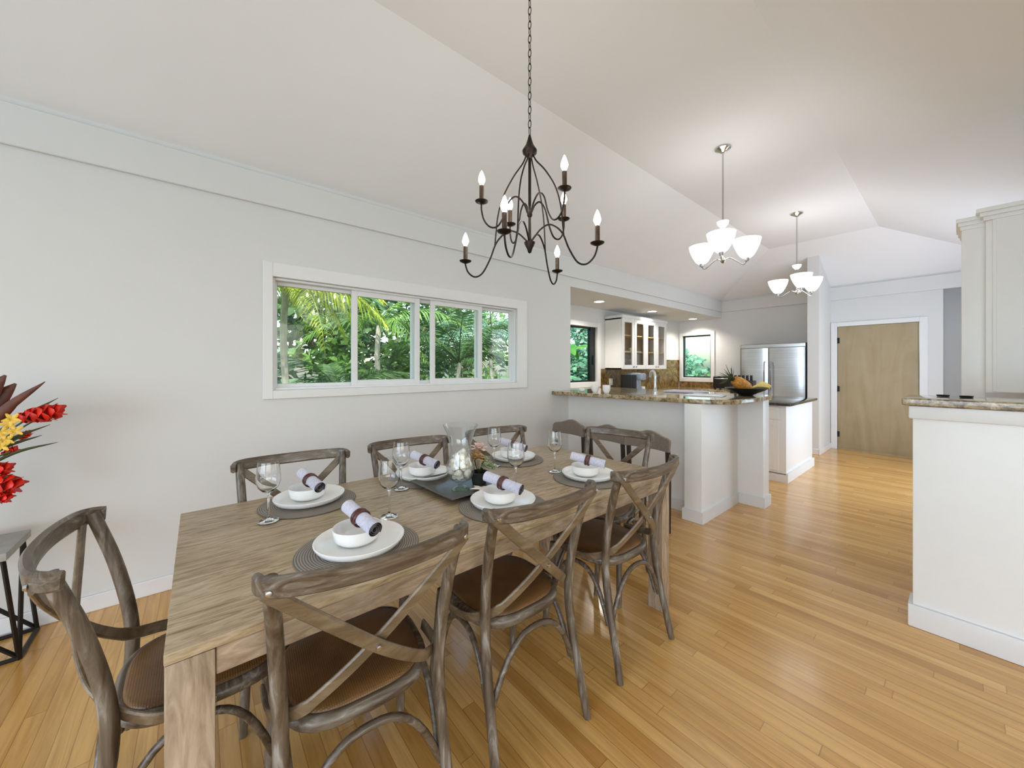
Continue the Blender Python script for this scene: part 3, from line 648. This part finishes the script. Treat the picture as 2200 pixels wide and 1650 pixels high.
st = make_bar_chair('taupe upholstered chair at the bar, rightmost, next to the white end column', (2.76, 1.69, 0), PI)
dup(st, (2.76, 2.11, 0), PI, 'taupe upholstered chair at the bar, middle one, mostly behind the cross-back chair')
dup(st, (2.76, 2.56, 0), PI, 'taupe upholstered chair at the bar, leftmost, in the corner by the left wall')

# ------------------------------------------------------------------ place settings
ZT = TZ+.0006
def first_or_dup(store, key, maker, loc, rz, label, group):
    if key not in store:
        o = maker(); store[key] = o; o.location = loc; o.rotation_euler = (0, 0, rz); o['label'] = label; o['group'] = group; return o
    return dup(store[key], loc, rz, label, group)
ST = {}
def mk_mat():
    b = MB(); b.lathe([(0, 0), (.185, 0), (.19, .002), (.185, .004), (0, .004)], 64); return tag(b.build('placemat', 'woven_mat', ang=60), '', 'placemat')
def mk_plate():
    b = MB(); b.lathe([(0, .0), (.08, .0), (.1, .002), (.13, .009), (.139, .022), (.140, .027), (.1375, .0285), (.134, .026), (.127, .0145), (.11, .0085), (0, .0075)], 64); return tag(b.build('plate', 'porcelain', ang=60), '', 'plate')
def mk_bowl():
    b = MB(); b.lathe([(0, 0), (.035, 0), (.055, .003), (.070, .016), (.0755, .05), (.075, .0525), (.072, .051), (.067, .02), (.05, .008), (0, .0065)], 48); return tag(b.build('bowl', 'porcelain', ang=60), '', 'bowl')
def mk_napkin():
    r = bpy.data.objects.new('napkin', None); C.objects.link(r); tag(r, '', 'napkin')
    b = MB(); n = 72; turns = 3.2; Ln = .092
    def P(k, x, off):
        u = k/n; rr = .006+.0185*u; a = -u*turns*2*PI+.6
        rr += off+.0005*math.sin(x*60+a*2); return Vector((x, math.cos(a)*rr, math.sin(a)*rr))
    xs = [-Ln, -Ln*.5, 0, Ln*.5, Ln]
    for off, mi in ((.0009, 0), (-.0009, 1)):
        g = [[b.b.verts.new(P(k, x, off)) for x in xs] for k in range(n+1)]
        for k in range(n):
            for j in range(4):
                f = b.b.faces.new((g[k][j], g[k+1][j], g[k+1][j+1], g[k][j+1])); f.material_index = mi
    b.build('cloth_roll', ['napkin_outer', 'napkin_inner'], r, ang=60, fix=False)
    b = MB()
    for dx in (-.007, .007):
        b.tube([(dx+.012*math.cos(a*2*PI/28)*.2, math.cos(a*2*PI/28)*.0272, math.sin(a*2*PI/28)*.0272) for a in range(28)], .0042, 8, closed=True, up=(1, 0, 0), flat=(1.3, .7))
    b.build('napkin_ring', 'napkin_ring', r, ang=60)
    return r
def mk_glass():
    r = bpy.data.objects.new('wine_glass', None); C.objects.link(r); tag(r, '', 'wine glass')
    b = MB(); b.lathe([(0, 0), (.034, 0), (.035, .0015), (.02, .004), (.006, .009), (.0038, .02), (.0034, .06), (.0038, .098), (.007, .106), (.022, .116), (.034, .13), (.0405, .15), (.0415, .17), (.0385, .2), (.034, .2275), (.0334, .2275), (.0376, .2), (.0405, .17), (.0394, .151), (.033, .132), (.021, .1185), (.006, .112), (0, .111)], 40)
    b.build('bowl_and_stem', 'clear_glass', r, ang=60)
    return r
sets = [(.405, 1.262, 'nearest place on the front side', (.579, 1.447), -80, 0), (1.0, 1.25, 'middle place on the front side', (1.165, 1.36), -71, .0), (1.60, 1.268, 'farthest place on the front side', (1.54, 1.46), -60, 0),
        (.372, 1.83, 'leftmost place on the wall side', (.205, 1.691), -79, 0), (.93, 1.84, 'middle place on the wall side', (.752, 1.73), -73, 0), (1.55, 1.83, 'farthest place on the wall side', (1.355, 1.78), -70, 0)]
for (x, y, wh, g, an, dz_) in sets:
    first_or_dup(ST, 'm', mk_mat, (x, y, ZT), 0, f'round grey woven placemat at the {wh} of the table', 'round placemats')
    first_or_dup(ST, 'p', mk_plate, (x+.005, y+.008, ZT+.0045), 0, f'white rimmed dinner plate at the {wh} of the table', 'dinner plates')
    first_or_dup(ST, 'b', mk_bowl, (x+.0, y+.022, ZT+.0125), 0, f'small white bowl stacked on the plate at the {wh}', 'small bowls on the plates')
    nk = first_or_dup(ST, 'n', mk_napkin, (x+.008, y+.012, ZT+.0125+.079), 0, f'rolled lavender napkin with brown ring at the {wh}', 'rolled napkins')
    nk.rotation_euler = Euler((0, math.radians(10), math.radians(an)))
    first_or_dup(ST, 'g', mk_glass, (g[0], g[1], ZT if (Vector(g)-Vector((x, y))).length > .226 else ZT+.0045), 0, f'clear stemmed wine glass at the {wh} of the table', 'wine glasses')

# ------------------------------------------------------------------ centrepiece
tr = thing('tray', 'square dark tray with flared rim at the centre of the table', 'tray', (1.0, 1.575, ZT), math.radians(3))
b = MB()
def sqring(h, z): return [b.b.verts.new((x*h, y*h, z)) for x, y in ((-1, -1), (1, -1), (1, 1), (-1, 1))]
rr = [sqring(.13, .0), sqring(.185, .026), sqring(.181, .029), sqring(.128, .006)]
b.b.faces.new(rr[0][::-1]); b.b.faces.new(rr[-1])
for A, B in zip(rr, rr[1:]):
    for k in range(4): b.b.faces.new((A[k], A[(k+1) % 4], B[(k+1) % 4], B[k]))
b.build('tray_body', 'tray', tr, ang=30)
vz = ZT+.0065
vx, vy = .965, 1.535
b = MB(); prof = [(0, 0), (.042, 0), (.045, .004), (.03, .012), (.012, .02), (.012, .028), (.03, .036), (.055, .055), (.068, .085), (.068, .11), (.056, .15), (.05, .185), (.052, .22), (.066, .27), (.084, .31), (.0825, .311), (.064, .27), (.0495, .22), (.0475, .185), (.0535, .15), (.0655, .11), (.0655, .086), (.053, .058), (.03, .041), (0, .036)]
b.lathe(prof, 48); o = b.build('hurricane_vase', 'vase_glass', loc=(vx, vy, vz)); tag(o, 'tall flared clear glass hurricane vase filled with white shells on the tray', 'vase')
def mk_shell():
    b = MB(); pts = []; n = 30
    b.tube([Vector((math.cos(k*.75)*.010*(1-k/n), math.sin(k*.75)*.010*(1-k/n), .034*(k/n)-.01)) for k in range(n)], [.011*(1-k/n)+.0012 for k in range(n)], 8)
    return tag(b.build('seashell', 'shell', ang=60), '', 'shell')
k = 0
for (zz, rad, cnt) in ((.062, .025, 3), (.085, .043, 5), (.112, .042, 5), (.137, .03, 4), (.158, .018, 3), (.178, .010, 1)):
    for i in range(cnt):
        a = 2*PI*i/cnt+zz*30
        o = first_or_dup(ST, 's', mk_shell, (vx+rad*math.cos(a), vy+rad*math.sin(a), vz+zz), 0, 'small white seashell piled inside the clear hurricane vase', 'white shells in the hurricane vase')
        o.rotation_euler = (random.uniform(0, 3), random.uniform(0, 3), random.uniform(0, 6))
# starfish
b = MB()
for i in range(5):
    a = 2*PI*i/5; b.tube([(0, 0, 0), (.03*math.cos(a), .03*math.sin(a), .002), (.055*math.cos(a), .055*math.sin(a), 0)], [.013, .010, .002], 8, flat=(.5, 1), up=(0, 0, 1))
o = b.build('starfish', 'shell', ang=60, loc=(vx+.05, vy-.10, vz+.016)); o.rotation_euler = (.05, .1, .4); tag(o, 'white starfish leaning at the foot of the hurricane vase on the tray', 'starfish')
# small arrangement
ar = thing('flower_arrangement', 'small pot of dried blossoms and pale succulents beside the hurricane vase', 'flower arrangement', (1.085, 1.55, vz))
b = MB(); b.lathe([(0, 0), (.034, 0), (.045, .055), (.047, .06), (.042, .06), (.032, .008), (0, .008)], 24); b.build('pot', 'pot', ar)
def petalcluster(b, c, r, n, pl, pw, curl=.4):
    for i in range(n):
        a = i*2.399; el = .2+1.1*(i/n)
        d = Vector((math.cos(a)*math.cos(el), math.sin(a)*math.cos(el), math.sin(el))); p0 = Vector(c)+d*r*.2; p1 = Vector(c)+d*(r*.6); p2 = Vector(c)+d*r+Vector((0, 0, -pl*curl))
        b.strip([p0, p1, p2], lambda t: pw*(.4+1.2*t-1.1*t*t), .0012, (-math.sin(a), math.cos(a), 0))
for j, (c, r, n, mt, nm) in enumerate((((.02, -.035, .085), .035, 22, 'succulent', 'succulent'), ((.055, .0, .08), .034, 20, 'succulent', 'succulent'), ((.05, -.05, .075), .028, 18, 'succulent', 'succulent'), ((-.01, .0, .12), .045, 28, 'dried_flower', 'dried_blossom'), ((.0, .03, .135), .04, 24, 'dried_flower', 'dried_blossom'), ((.03, .01, .11), .035, 20, 'succulent', 'succulent'), ((.03, .05, .155), .055, 16, 'blush_petal', 'blush_blossom'))):
    b = MB(); petalcluster(b, c, r, n, r*.6, r*.6); b.build(nm, mt, ar, ang=60)
b = MB()
for i in range(16):
    a = random.uniform(-1.2, .9); r = random.uniform(.05, .11); b.strip(smooth([(0, 0, .05), (math.cos(a)*r*.5, math.sin(a)*r*.5, .09), (math.cos(a)*r, math.sin(a)*r, .07+random.uniform(0, .05))], 4), lambda t: .006*(1-t)+.001, .001, (-math.sin(a), math.cos(a), 0))
b.build('foliage', 'green_leaf', ar)
b = MB(); 
for i in range(9):
    a = random.uniform(0, 6.28); b.tube([(0, 0, .04), (math.cos(a)*.02, math.sin(a)*.02, .09), (math.cos(a)*.03, math.sin(a)*.03, .13)], .0015, 5)
b.build('stems', 'stem_green', ar)

# ------------------------------------------------------------------ side table and bouquet at the left edge
sx0, sx1, sy0, sy1, sh = -1.12, -.635, 2.64, 2.955, .55
sd_ = thing('side_table', 'side table with grey stone top and black crossed metal legs at the left edge', 'side table', (-.86, 2.8, 0))
b = MB(); bx(b, sd_, sx0, sy0, sh-.035, sx1, sy1, sh, bev=.004); b.build('table_top', 'stone_top', sd_, ang=30)
def rod(b, pts, r=.0075):
    for p, q in zip(pts, pts[1:]): b.tube([Vector(p)-sd_.location, Vector(q)-sd_.location], r, 4, flat=(1.4, 1.4))
x0, x1, y0, y1 = sx0+.01, sx1-.0, sy0+.15, sy1+.09
b = MB(); rod(b, [(x0, y0, .008), (x1, y0, .008), (x1, y1, .008), (x0, y1, .008), (x0, y0, .008)]); b.build('base_frame', 'black_metal', sd_, ang=0)
yy0, yy1, zt = sy0+.04, sy1-.03, sh-.036
for (p, q) in (((x1, y0, .0), (x1-.02, yy0, zt)), ((x0, y0, 0), (x0+.02, yy0, zt)), ((x1, y1, 0), (x1-.02, yy1, zt)), ((x0, y1, 0), (x0+.02, yy1, zt))):
    b = MB(); rod(b, [p, q], .006); b.build('leg', 'black_metal', sd_, ang=0)
for (p, q) in (((x1, y0, .01), (x0+.12, yy0, zt)), ((x0, y0, .01), (x1-.12, yy0, zt)), ((x1, y1, .01), (x0+.12, yy1, zt)), ((x0, y1, .01), (x1-.12, yy1, zt)), ((x1, y0, .01), (x1-.02, yy1, zt))):
    b = MB(); rod(b, [p, q], .006); b.build('cross_strut', 'black_metal', sd_, ang=0)
BO = Vector((-.93, 2.78, sh+.001))
bq = thing('bouquet', 'large tropical bouquet with red blossoms and yellow orchids on the side table', 'bouquet', BO)
b = MB(); b.lathe([(0, 0), (.06, 0), (.075, .03), (.08, .1), (.06, .2), (.05, .24), (.055, .26), (.049, .26), (.044, .24), (.054, .2), (.072, .1), (.065, .03), (0, .012)], 32); b.build('vase', 'porcelain', bq)
def W(px, py, y):   # where a sight line from the standing point meets the bouquet's plane, relative to its base
    f = 803; d_ = Vector((math.cos(math.radians(50))+(px-1100)/f*math.sin(math.radians(50)), math.sin(math.radians(50))-(px-1100)/f*math.cos(math.radians(50))))
    k_ = y/d_.y; return Vector((d_.x*k_, y, 1.35-(py-790)/f*k_))-BO
root = Vector((0, 0, .24))
def leaf(b, tip, width, y=None, bend=.03, root=root, start=.35):
    p0 = root.lerp(tip, start); mid = root.lerp(tip, (start+1)/2)+Vector((0, 0, bend)); ax = (tip-root).normalized(); wd_ = ax.cross(Vector((.1, 1, .25))).normalized()
    b.strip(smooth([p0, mid, tip], 6), lambda t: max(.002, width*math.sin(PI*min(.98, (t*.82+.16)))**.9), .0016, wd_)
def stem(b, tip): b.tube(smooth([root*.2, root, root.lerp(tip, .55)+Vector((0, 0, .01)), tip], 4), .004, 6)
YB = 2.78
for (px_, py_, wdt, yo, mt, nm) in ((97, 820, .04, 0, 'ti_leaf', 'ti_leaf'), (34, 824, .10, .02, 'ti_leaf', 'ti_leaf'), (12, 806, .10, -.02, 'ti_leaf', 'ti_leaf'), (38, 868, .07, .01, 'ti_leaf', 'ti_leaf'), (-30, 830, .08, .03, 'ti_leaf', 'ti_leaf'), (125, 855, .018, .04, 'green_leaf', 'leaf'), (124, 950, .015, .02, 'green_leaf', 'leaf'), (108, 912, .016, -.03, 'green_leaf', 'leaf'), (90, 935, .018, .03, 'green_leaf', 'leaf'), (-40, 930, .05, 0, 'green_leaf', 'leaf'), (28, 832, .05, .05, 'green_leaf', 'leaf')):
    b = MB(); leaf(b, W(px_, py_, YB+yo), wdt); b.build(nm, mt, bq, ang=60)
def ginger(c, r, axis, n=22):
    b = MB(); axis = Vector(axis).normalized(); u = axis.orthogonal().normalized(); v = axis.cross(u)
    for i in range(n):
        a = i*2.399; f = i/n; rr_ = r*(.30+.62*math.sin(PI*(.15+.8*f))); base = Vector(c)+axis*(f-.6)*r*2.0
        d = u*math.cos(a)+v*math.sin(a); tip = base+d*rr_+axis*r*.65
        b.strip([base, base+d*rr_*.7+axis*r*.25, tip], lambda t: r*1.15*math.sin(PI*(.25+.68*t)), .0015, d.cross(axis))
    return b
for (px_, py_, r, yo, ax) in ((100, 888, .048, 0, (1, 0, .25)), (72, 892, .04, .01, (1, 0, .3)), (8, 1040, .05, .0, (1, 0, -.35)), (2, 1068, .03, .0, (1, 0, -.4)), (-8, 1010, .04, .02, (1, 0, .1)), (52, 935, .02, .03, (1, 0, .7)), (22, 970, .022, .03, (1, 0, .7))):
    b = ginger(W(px_, py_, YB+yo), r, ax); b.build('red_blossom', 'red_petal', bq, ang=60)
for (px_, py_) in ((5, 930), (18, 912), (32, 925), (12, 945), (26, 900), (3, 958)):
    b = MB(); c = W(px_, py_, YB-.06)
    for i in range(5):
        a = i*2*PI/5+px_; d = Vector((math.cos(a), -.25, math.sin(a))); b.strip([c, c+d*.016, c+d*.03], lambda t: .016*math.sin(PI*(.2+.7*t)), .0014, d.cross(Vector((0, 1, 0))))
    b.build('orchid_blossom', 'yellow_orchid', bq, ang=60)
b = MB()
for (px_, py_) in ((100, 888), (72, 892), (52, 935), (22, 970), (18, 912), (-8, 1010), (5, 1040)): stem(b, W(px_, py_, YB))
b.build('stems', 'stem_green', bq)

# ------------------------------------------------------------------ chandelier
CX, CY = 1.2, 1.3
cn = thing('chandelier', 'dark bronze eight-candle chandelier on a chain over the dining table', 'chandelier', (CX, CY, 1.889))
zc = ZC-1.889
b = MB(); b.lathe([(0, zc-.001), (.06, zc-.001), (.06, zc-.008), (.045, zc-.02), (.012, zc-.03), (0, zc-.03)], 24); b.build('canopy', 'bronze', cn)
b = MB(); z = .56; k = 0
while z < zc-.03:
    m = Matrix.Translation((0, 0, z+.019)) @ Matrix.Rotation(PI/2*(k % 2)+.3, 4, 'Z')
    b.tube([(math.cos(a*2*PI/14)*.0075, 0, math.sin(a*2*PI/14)*.0195) for a in range(14)], .0019, 6, closed=True, up=(0, 1, 0), m=m); z += .0335; k += 1
b.build('chain', 'bronze', cn)
b = MB(); b.lathe([(0, 0), (.008, .006), (.012, .02), (.026, .048), (.026, .054), (.010, .06), (.007, .08), (.007, .45), (.012, .455), (.033, .475), (.035, .487), (.018, .515), (.010, .54), (.005, .56), (0, .562)], 20)
b.lathe([(.007, .17), (.013, .18), (.013, .195), (.007, .205)], 14); b.build('centre_column', 'bronze', cn)
def mk_arm(lower):
    if lower: pts = [(.012, 0, .06), (.06, 0, .105), (.11, 0, .118), (.17, 0, .075), (.205, 0, .0), (.245, 0, -.05), (.285, 0, -.055), (.318, 0, -.03), (.33, 0, .02), (.33, 0, -.012+.0)]; R, cz = .33, -.012
    else: pts = [(.008, 0, .185), (.03, 0, .235), (.065, 0, .262), (.1, 0, .235), (.125, 0, .165), (.155, 0, .115), (.19, 0, .108), (.218, 0, .135), (.23, 0, .18), (.23, 0, .216)]; R, cz = .23, .216
    if lower: pts = [(.012, 0, .06), (.06, 0, .105), (.11, 0, .116), (.165, 0, .07), (.2, 0, -.01), (.24, 0, -.075), (.28, 0, -.09), (.315, 0, -.065), (.33, 0, -.025), (.33, 0, -.005)]
    p = MB(); p.tube(smooth(pts, 6), .0042, 8); arm = p.build('arm', 'bronze', cn)
    p = MB(); p.lathe([(0, cz-.008), (.012, cz-.006), (.028, cz+.002), (.03, cz+.006), (.024, cz+.004), (.011, cz+.006), (.011, cz+.012), (0, cz+.012)], 20, cx=R); p.build('drip_pan', 'bronze', arm)
    p = MB(); p.lathe([(0, cz+.010), (.0105, cz+.010), (.0105, cz+.075), (.008, cz+.078), (0, cz+.078)], 14, cx=R); p.build('candle_sleeve', 'candle_sleeve', arm)
    p = MB(); p.lathe([(0, cz+.078), (.007, cz+.08), (.0155, cz+.098), (.016, cz+.106), (.011, cz+.124), (.005, cz+.139), (0, cz+.147)], 16, cx=R); p.build('bulb', 'flame_bulb', arm)
    return arm
def rot_copy(o, a):
    def cp(x, par):
        c = x.copy(); C.objects.link(c); c.parent = par
        for q in x.children: cp(q, c)
        return c
    c = cp(o, o.parent); c.rotation_euler = (0, 0, a); return c
RA = math.radians(-40)     # angles were measured from the camera's right
al = mk_arm(True); al.rotation_euler = (0, 0, math.radians(-32)+RA)
for a in (60, 163, 250): rot_copy(al, math.radians(a)+RA)
au = mk_arm(False); au.rotation_euler = (0, 0, math.radians(-53)+RA)
for a in (38, 114, 195): rot_copy(au, math.radians(a)+RA)
b = MB(); b.tube(smooth([(.015, 0, .47), (.035, 0, .43), (.08, 0, .375), (.13, 0, .29), (.158, 0, .2), (.17, 0, .1), (.175, 0, .05)], 5), .0036, 8); rd = b.build('scroll_rod', 'bronze', cn); rd.rotation_euler = (0, 0, math.radians(-32)+RA)
for a in (60, 163, 250): c = rd.copy(); C.objects.link(c); c.rotation_euler = (0, 0, math.radians(a)+RA)

l = bpy.data.lights.new('chandelier_lamp', 'POINT'); l.energy = 9; l.shadow_soft_size = .3; l.color = (1, .99, .97); o = bpy.data.objects.new('chandelier_lamp', l); C.objects.link(o); o.location = (CX, CY, 2.12)
# ------------------------------------------------------------------ kitchen pendants
def make_pendant(label, loc, a0, drop):
    t = thing('pendant_light', label, 'pendant light', loc, a0, 'three-shade pendant lights in the kitchen')
    H = ZC-loc[2]
    b = MB(); b.lathe([(0, H-.001), (.065, H-.001), (.062, H-.012), (.03, H-.03), (.01, H-.045), (0, H-.045)], 24); b.build('canopy', 'chrome', t)
    b = MB(); b.tube([(0, 0, H-.04), (0, 0, .36)], .007, 10); b.build('rod', 'chrome', t)
    b = MB(); b.lathe([(0, .31), (.02, .313), (.042, .34), (.047, .362), (.03, .364), (0, .364)], 24); b.build('upper_bowl', 'shade_glow', t)
    b = MB(); b.tube([(0, 0, .315), (0, 0, .02)], .006, 10); b.lathe([(0, .0), (.015, .01), (.022, .03), (.012, .05), (0, .055)], 14); b.build('hub', 'chrome', t)
    first = None
    for k in range(3):
        m = Matrix.Rotation(k*2*PI/3, 4, 'Z')
        b = MB(); b.tube(smooth([(.01, 0, .03), (.06, 0, .05), (.12, 0, .02), (.17, 0, -.008), (.2, 0, .015), (.2, 0, .03)], 4), .005, 8, m=m); b.lathe([(0, .02), (.018, .022), (.02, .045), (0, .05)], 12, m=m @ Matrix.Translation((.2, 0, 0))); arm = b.build('arm', 'chrome', t)
        b = MB(); b.lathe([(0, .045), (.03, .046), (.052, .065), (.075, .105), (.098, .16), (.108, .205), (.105, .205), (.094, .16), (.07, .107), (.048, .07), (.026, .052), (0, .05)], 32, m=m @ Matrix.Translation((.2, 0, 0))); b.build('lamp_shade', 'shade_glow', arm)
    return t
P1 = make_pendant('pendant light with three glowing white shades, nearer and larger of the two in the kitchen', (3.475, 1.304, 2.25), math.radians(-3)+RA, 0)
dup(P1, (5.64, 1.27, 2.25), math.radians(5)+RA, 'pendant light with three glowing white shades, farther and smaller one by the pier')
for p in ((3.475, 1.304), (5.64, 1.27)):
    l = bpy.data.lights.new('pendant_lamp', 'POINT'); l.energy = 7; l.shadow_soft_size = .2; l.color = (1, .99, .98); o = bpy.data.objects.new('pendant_lamp', l); C.objects.link(o); o.location = (p[0], p[1], 2.46)
# downlights
def mk_down():
    r = bpy.data.objects.new('recessed_downlight', None); C.objects.link(r); tag(r, '', 'downlight')
    b = MB(); b.lathe([(.075, 0), (.095, -.001), (.097, -.005), (.075, -.006), (.073, 0)], 32); b.build('trim_ring', 'white_trim', r)
    b = MB(); b.lathe([(0, -.003), (.0735, -.003), (.0735, -.001), (0, -.001)], 32); b.build('lamp_face', 'downlight_glow', r)
    return r
for x, l_ in ((4.68, 'nearest round downlight in the kitchen bay ceiling, above the first window'), (6.22, 'middle round downlight in the kitchen bay ceiling, above the glazed cabinet'), (7.82, 'farthest round downlight in the kitchen bay ceiling, above the far window')):
    first_or_dup(ST, 'd', mk_down, (x, 3.51, 2.3595), 0, l_, 'recessed downlights')
    l = bpy.data.lights.new('downlight_lamp', 'SPOT'); l.energy = 80; l.spot_size = math.radians(140); l.spot_blend = .8; l.shadow_soft_size = .06; l.color = (1, .92, .82)
    o = bpy.data.objects.new('downlight_lamp', l); C.objects.link(o); o.location = (x, 3.51, 2.34)

# ------------------------------------------------------------------ garden outside the windows
random.seed(11)
def frond_mesh(L_=1.7, droop=.9, leafl=.42, pairs=34, wid=.028):
    b = MB(); n = 16; pts = []
    for k in range(n+1):
        u = k/n; pts.append(Vector((L_*u*(1-.12*u), 0, L_*(.55*u-droop*u*u))))
    b.tube(pts, [.014*(1-k/n)+.003 for k in range(n+1)], 5)
    for i in range(pairs):
        u = .12+.86*i/pairs; k = min(n-1, int(u*n)); f = u*n-k; p = pts[k].lerp(pts[k+1], f); ll = leafl*math.sin(PI*(.18+.75*u))
        for sy in (-1, 1):
            d = Vector((.55+.1*random.random(), sy*.8, -.15-.35*random.random())).normalized(); q = p+d*ll*.55; r_ = p+d*ll+Vector((0, 0, -.3*ll))
            w_ = d.cross(Vector((0, 0, 1))).normalized()*wid*.5
            a, b1, c1 = [b.b.verts.new(v) for v in (p-w_*.4, q-w_, r_)], None, None
            d_, e_ = b.b.verts.new(q+w_), b.b.verts.new(p+w_*.4)
            b.b.faces.new((a[0], a[1], d_, e_)); b.b.faces.new((a[1], a[2], d_))
    me = bpy.data.meshes.new('frond'); b.b.to_mesh(me); b.b.free(); return me
FM = [frond_mesh(), frond_mesh(1.9, .7, .5), frond_mesh(1.4, 1.1, .38)]
def palm(label, x, y, h, leaf_, n=13, s=1.0, el0=.2, trunk='pale_bark', z0=-.15):
    t = thing('palm_tree', label, 'palm tree', (x, y, z0), 0, 'palms in the garden outside')
    b = MB(); b.tube(smooth([(0, 0, 0), (.03, .02, h*.4), (0, .04, h*.75), (.02, 0, h)], 5), .05*s, 8); b.build('trunk', trunk, t)
    for i in range(n):
        me = FM[i % 3].copy(); me.materials.append(M[leaf_]); o = bpy.data.objects.new('frond', me); C.objects.link(o); o.parent = t
        o.location = (0, 0, h-.02); o.scale = (s, s, s); o.rotation_euler = Euler((random.uniform(-.3, .3), random.uniform(-.5, .35)-el0, i*2.4+random.uniform(-.3, .3)))
    return t
def bush(name, label, x, y, zc_, rx, ry, rz_, n, size, leaf_, cat='tree', trunk=True, group=None):
    t = thing(name, label, cat, (x, y, -.15), 0, group or 'leafy trees and shrubs in the garden outside')
    b = MB()
    cl = []
    while len(cl) < n//55:
        v = Vector((random.uniform(-1, 1), random.uniform(-1, 1), random.uniform(-1, 1)))
        if .2 < v.length < 1: cl.append(v)
    for i in range(n):
        v = cl[i % len(cl)]+Vector((random.gauss(0, .12), random.gauss(0, .12), random.gauss(0, .1)))
        p = Vector((v.x*rx, v.y*ry, zc_+v.z*rz_)); d = Vector((random.gauss(0, 1), random.gauss(0, 1), random.gauss(-.3, .6))).normalized(); u = d.orthogonal().normalized()
        s_ = size*random.uniform(.6, 1.3); w_ = u*s_*.28
        b.b.faces.new([b.b.verts.new(q) for q in (p, p+d*s_*.5-w_, p+d*s_, p+d*s_*.5+w_)])
    b.build('foliage', leaf_, t, ang=0, fix=False)
    if trunk:
        b = MB(); b.tube([(0, 0, 0), (.05, .03, zc_*.6), (0, 0, zc_)], [.11, .08, .04], 8)
        for k in range(5):
            a = k*1.3; b.tube([(0, 0, zc_*.6), (math.cos(a)*rx*.4, math.sin(a)*ry*.4, zc_), (math.cos(a)*rx*.75, math.sin(a)*ry*.75, zc_+rz_*.5)], [.05, .03, .012], 6)
        b.build('trunk', 'bark', t)
    return t
palm('yellow-green palm closest to the left pane of the long window', .72, 4.75, 2.42, 'leaf_yellow', 24, .7, .05)
palm('feathery palm behind the second pane of the long window', 2.55, 6.9, 2.3, 'leaf_mid', 12, 1.0, .25)
palm('dark palm behind the third pane of the long window', 3.8, 6.1, 1.6, 'leaf_dark', 14, .9, .35)
palm('pale palm seen through the rightmost pane of the long window', 5.7, 7.6, 2.4, 'leaf_blue', 12, 1.0, .2)
palm('low dark palm under the middle of the long window', 1.7, 6.0, .9, 'leaf_dark', 12, .75, .5)
bush('shrub', 'grey-green shrub below the left pane of the long window', .2, 6.3, 1.0, 1.1, .8, .9, 1500, .2, 'leaf_blue', 'shrub', False)
bush('shrub', 'dark shrub below the second pane of the long window', 2.5, 7.6, 1.1, 1.4, .9, 1.1, 1800, .2, 'leaf_mid', 'shrub', False)
bush('leafy_tree', 'dark leafy tree behind the left pane of the long window', -.6, 8.5, 2.6, 2.0, 1.2, 2.1, 2600, .24, 'leaf_dark')
bush('leafy_tree', 'dense leafy tree behind the second pane with sky showing through', 2.2, 9.6, 2.8, 2.0, 1.2, 2.4, 2800, .24, 'leaf_dark')
bush('leafy_tree', 'tall leafy tree behind the third pane of the long window', 4.6, 10.2, 2.8, 2.2, 1.4, 2.6, 3000, .26, 'leaf_dark')
bush('leafy_tree', 'mid green tree behind the rightmost pane of the long window', 7.4, 11.5, 2.6, 2.2, 1.4, 2.5, 2800, .26, 'leaf_mid')
bush('leafy_tree', 'bluish tree behind the first kitchen window', 9.4, 8.6, 2.2, 1.6, 1.2, 2.0, 2400, .24, 'leaf_blue')
bush('leafy_tree', 'low green tree behind the far kitchen window with open sky above it', 14.5, 7.2, 1.0, 2.2, 2.0, 1.3, 2600, .28, 'leaf_blue')
bush('shrub', 'green shrub beneath the far kitchen window', 11.2, 5.4, .55, .9, 1.0, .75, 1500, .2, 'leaf_mid', 'shrub', False)
# banana plant at kitchen window 2
bn = thing('banana_plant', 'broad-leaved banana plant just outside the first kitchen window', 'banana plant', (6.9, 6.4, -.15))
b = MB(); b.tube([(0, 0, 0), (.02, 0, 1.0), (0, 0, 1.5)], [.07, .06, .04], 10); b.build('trunk', 'pale_bark', bn)
for i in range(8):
    a = i*.8+.2; Lf = random.uniform(.8, 1.15); d = Vector((math.cos(a), math.sin(a), 0)); b = MB()
    b.strip(smooth([(0, 0, 1.45), tuple(d*Lf*.3+Vector((0, 0, 1.45+.42*Lf))), tuple(d*Lf*.65+Vector((0, 0, 1.45+.5*Lf))), tuple(d*Lf+Vector((0, 0, 1.45+.28*Lf)))], 6), lambda t: .02 if t < .15 else .3*math.sin(PI*min(.99, (t-.1)/.9))**.7+.01, .004, (-math.sin(a), math.cos(a), .2))
    b.build('leaf', 'leaf_banana', bn, ang=60)
